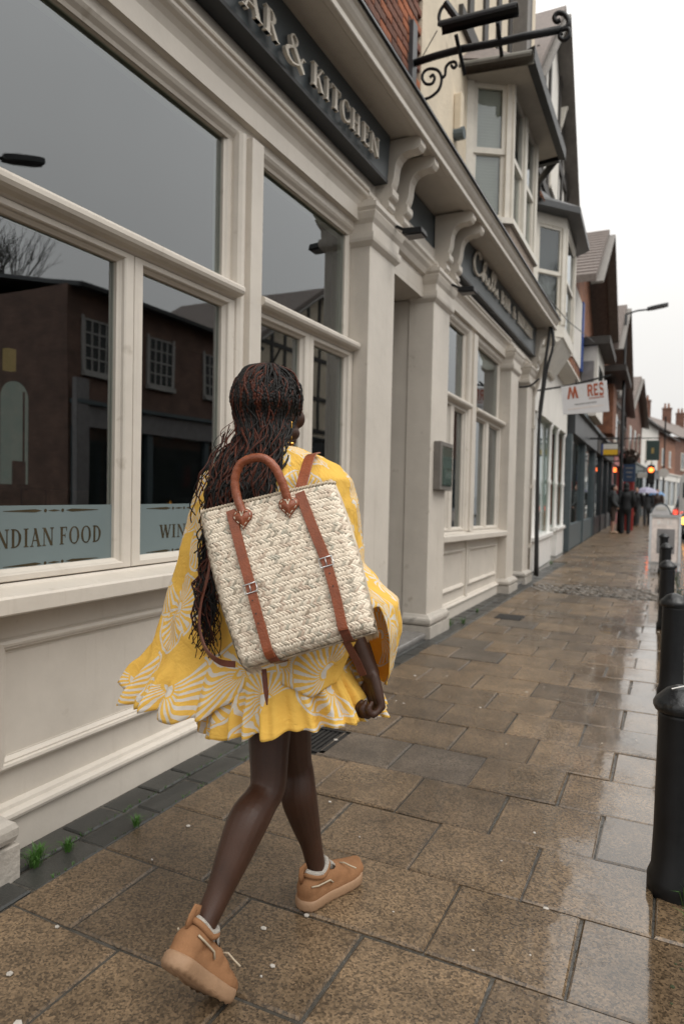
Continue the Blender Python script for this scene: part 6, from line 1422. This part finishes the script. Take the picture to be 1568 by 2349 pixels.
sideR = lambda s, t, o: bag(1.0 - .12 * s, t, -.004) - BN * (TH * (.55 + .45 * (1 - t)) * s) + BX * (o + .002)
sideL = lambda s, t, o: bag(.05 * s, t, -.004) - BN * (TH * (.55 + .45 * (1 - t)) * s) - BX * (o + .002)
weave(sideR, 14, 8); weave(sideL, 14, 8)
base_ = lambda s, t, o: bag(s, 0.0, -.004) - BN * (TH * t) - BZ * (o + .002)
weave(lambda s, t, o: base_(min(.99, max(.01, s)), t, o), 4, 30)
me = q.mesh('straw_weave'); at = me.attributes.new('tone', 'FLOAT', 'FACE')
for i, tn in enumerate(tones): at.data[i].value = tn
bm = bmesh.new(); bm.from_mesh(me); bm.to_mesh(me); bm.free()
stuff(link('straw_weave', me, 'straw', bp_, False))
# top rim braid
q = MB()
for i in range(44):
    s = i / 43; a = bag(s, 1.0, .0) + BZ * .002; c = bag(min(1, s + .035), 1.0, -.014) + BZ * .006; q.tube([a, (a + c) / 2 + BZ * .004, c], .0042, 5)
q.build('rim', 'straw_base', bp_, True)
# leather straps over the front
def to_bag(u, v):
    """straw panel coordinates for a point seen at (u, v)"""
    best = None
    def uv(s, t):
        p = bag(s, t, 0) - EYE; z = p.dot(FWD); return (784 + 1552 * p.dot(RIGHT) / z, 1174.5 - 1552 * p.dot(UP) / z)
    s, t = .5, .5
    for _ in range(30):
        a = uv(s, t); e = .01; b1 = uv(s + e, t); b2 = uv(s, t + e)
        j = ((b1[0] - a[0]) / e, (b2[0] - a[0]) / e, (b1[1] - a[1]) / e, (b2[1] - a[1]) / e); dt = j[0] * j[3] - j[1] * j[2]; du, dv = u - a[0], v - a[1]
        s += (du * j[3] - j[1] * dv) / dt; t += (j[0] * dv - j[2] * du) / dt
    return s, t
def ribbon(name, pts, w, m, parent, th=.003, nrm=None):
    """flat strap through 3d points with face normal nrm"""
    b = MB(); rings = []
    for i, p in enumerate(pts):
        d = (pts[min(i + 1, len(pts) - 1)] - pts[max(0, i - 1)]).normalized(); nn = nrm[i] if isinstance(nrm, list) else (nrm or BN); sdv = d.cross(nn).normalized(); ww = w[i] if isinstance(w, list) else w
        nn = sdv.cross(d).normalized(); nn = nn if nn.dot(nrm[i] if isinstance(nrm, list) else (nrm or BN)) > 0 else -nn
        rings.append([p + sdv * ww / 2, p + sdv * ww * .46 + nn * th, p - sdv * ww * .46 + nn * th, p - sdv * ww / 2, p - nn * .0005])
    b.loft(rings); return b.build(name, m, parent)
def strap_on(name, uvs, w, m, o=.006, n=10):
    st_ = [to_bag(u, v) for u, v in uvs]; q_ = crom(st_, n); return ribbon(name, [bag(s, t, o) for s, t in q_], w, m, bp_)
for (top, buck, mid, end, holes) in (((531, 1172), (578, 1350), (602, 1440), (624, 1508), ((583, 1378), (591, 1408), (596, 1430))), ((688, 1131), (750, 1290), (772, 1370), (788, 1445), ((758, 1316), (766, 1345)))):
    strap_on('strap', [top, ((top[0] + buck[0]) / 2 - 1, (top[1] + buck[1]) / 2), buck], .026, 'leather')
    s = strap_on('strap_tongue', [(buck[0] - 1, buck[1] - 4), mid, end], .024, 'leather', .010)
    for h_ in holes:
        a, c = to_bag(*h_); p = bag(a, c, .0138); q = MB(); q.tube([p, p + BN * .0008], .0018, 8); q.build('punched_hole', 'sign_black', s)
    e0 = end; ss, tt = to_bag(*end); ribbon('strap_under', [bag(ss, tt + .02, .006), bag(ss + .005, max(0, tt * .5), .006), bag(ss + .008, 0, .004) - BZ * .004, bag(ss + .008, 0, -.05) - BZ * .008, bag(ss + .008, 0, -.09) - BZ * .006], .024, 'leather_dark', bp_, nrm=[BN, BN, (BN - BZ).normalized(), -BZ, -BZ])
    a, c = to_bag(*buck); ctrb = bag(a, c, .0145); dv = (bag(a, c - .03, 0) - bag(a, c, 0)).normalized(); sx = dv.cross(BN).normalized(); q = MB()
    cr_ = [ctrb + sx * x * .0165 + dv * y * .011 for x, y in ((-1, -1), (1, -1), (1, 1), (-1, 1), (-1, -1))]; q.tube(cr_, .0017, 6); q.tube([ctrb - dv * .010, ctrb + dv * .008 + BN * .002], .0014, 6); q.build('buckle', 'silver', bp_, True)
# carrying handle: a rolled leather arch with heart-shaped patches
hp = [P(u, v, y) for u, v, y in ((560, 1180, 1.428), (545, 1140, 1.43), (541, 1100, 1.432), (553, 1067, 1.436), (578, 1053, 1.44), (606, 1053, 1.448), (630, 1072, 1.456), (646, 1102, 1.462), (657, 1135, 1.468), (664, 1158, 1.472))]
q = MB(); cv = crom([tuple(p) for p in hp], 6); q.tube([Vector(p) + BN * .006 for p in cv], [.0112 + .0014 * math.sin(i * 2.1) * .4 for i in range(len(cv))], 12); hd = q.build('handle', 'leather', bp_, True)
q = MB(); q.tube([Vector(p) + BN * .001 + (Vector(p) - ctr).normalized() * .008 for p in cv[6:-6]], .0022, 6); q.build('handle_seam', 'leather_dark', hd, True)
for (u, v, rot) in ((559, 1190, -8), (664, 1163, -8)):
    a, c = to_bag(u, v); p = bag(a, c, .007); q = MB(); prof = []
    for i in range(28):
        t_ = i * 6.2832 / 28; hx = 16 * math.sin(t_) ** 3; hy = 13 * math.cos(t_) - 5 * math.cos(2 * t_) - 2 * math.cos(3 * t_) - math.cos(4 * t_); prof.append((hx / 17 * .024, hy / 17 * .027))
    cR, sR = math.cos(R(rot)), math.sin(R(rot))
    def hpnt(x, y, o, k): x, y = x * k, y * k; return p + BX * (x * cR - y * sR) + BZ * (x * sR + y * cR) + BN * o
    q.loft([[hpnt(x, y, 0, 1.15) for x, y in prof], [hpnt(x, y, .0025, 1.13) for x, y in prof], [hpnt(x, y, .004, .8) for x, y in prof], [hpnt(x, y, .0075, .62) for x, y in prof], [hpnt(x, y, .010, .3) for x, y in prof]]); pt_ = q.build('heart_patch', 'leather', bp_, True)
    q = MB()
    for i in range(0, 28, 2): x, y = prof[i]; x1, y1 = prof[(i + 1) % 28]; q.tube([hpnt(x, y, .0042, .92), hpnt((x + x1) / 2, (y + y1) / 2, .0052, .92), hpnt(x1, y1, .0042, .92)], .0011, 5)
    for sx_ in (-1, 1): q.tube([hpnt(sx_ * .004, .017, .0085, 1), hpnt(sx_ * .0005, .004, .0095, 1)], .0011, 5)
    q.build('stitching', 'thread', pt_)
# shoulder strap over the right shoulder, and slack ends
sp = [P(u, v, y) for u, v, y in ((687, 1135, 1.482), (690, 1118, 1.495), (699, 1085, 1.53), (708, 1055, 1.575), (716, 1043, 1.62), (724, 1042, 1.67))]
ribbon('shoulder_strap', [Vector(p) for p in crom([tuple(p) for p in sp], 5)], .030, 'leather', bp_, .003, Vector((.1, -.8, .6)).normalized())
lp_ = [P(u, v, y) for u, v, y in ((486, 1262, 1.50), (478, 1320, 1.48), (462, 1385, 1.46), (459, 1440, 1.45), (474, 1490, 1.44), (505, 1518, 1.44), (540, 1524, 1.44))]
ribbon('slack_strap', [Vector(p) for p in crom([tuple(p) for p in lp_], 6)], .017, 'leather_dark', bp_, .003, Vector((-.6, -.8, 0)).normalized())
ribbon('strap_tail', [P(606, 1535, 1.455), P(608, 1560, 1.45), P(611, 1590, 1.447), P(613, 1617, 1.446)], [.014, .015, .013, .003], 'leather_dark', bp_, .003, Vector((0, -1, 0)))
ribbon('lower_strap', [P(u, v, y) for u, v, y in ((792, 1468, 1.47), (806, 1495, 1.50), (820, 1520, 1.53), (832, 1548, 1.56))], .019, 'leather_dark', bp_, .003, Vector((.3, -1, .1)).normalized())
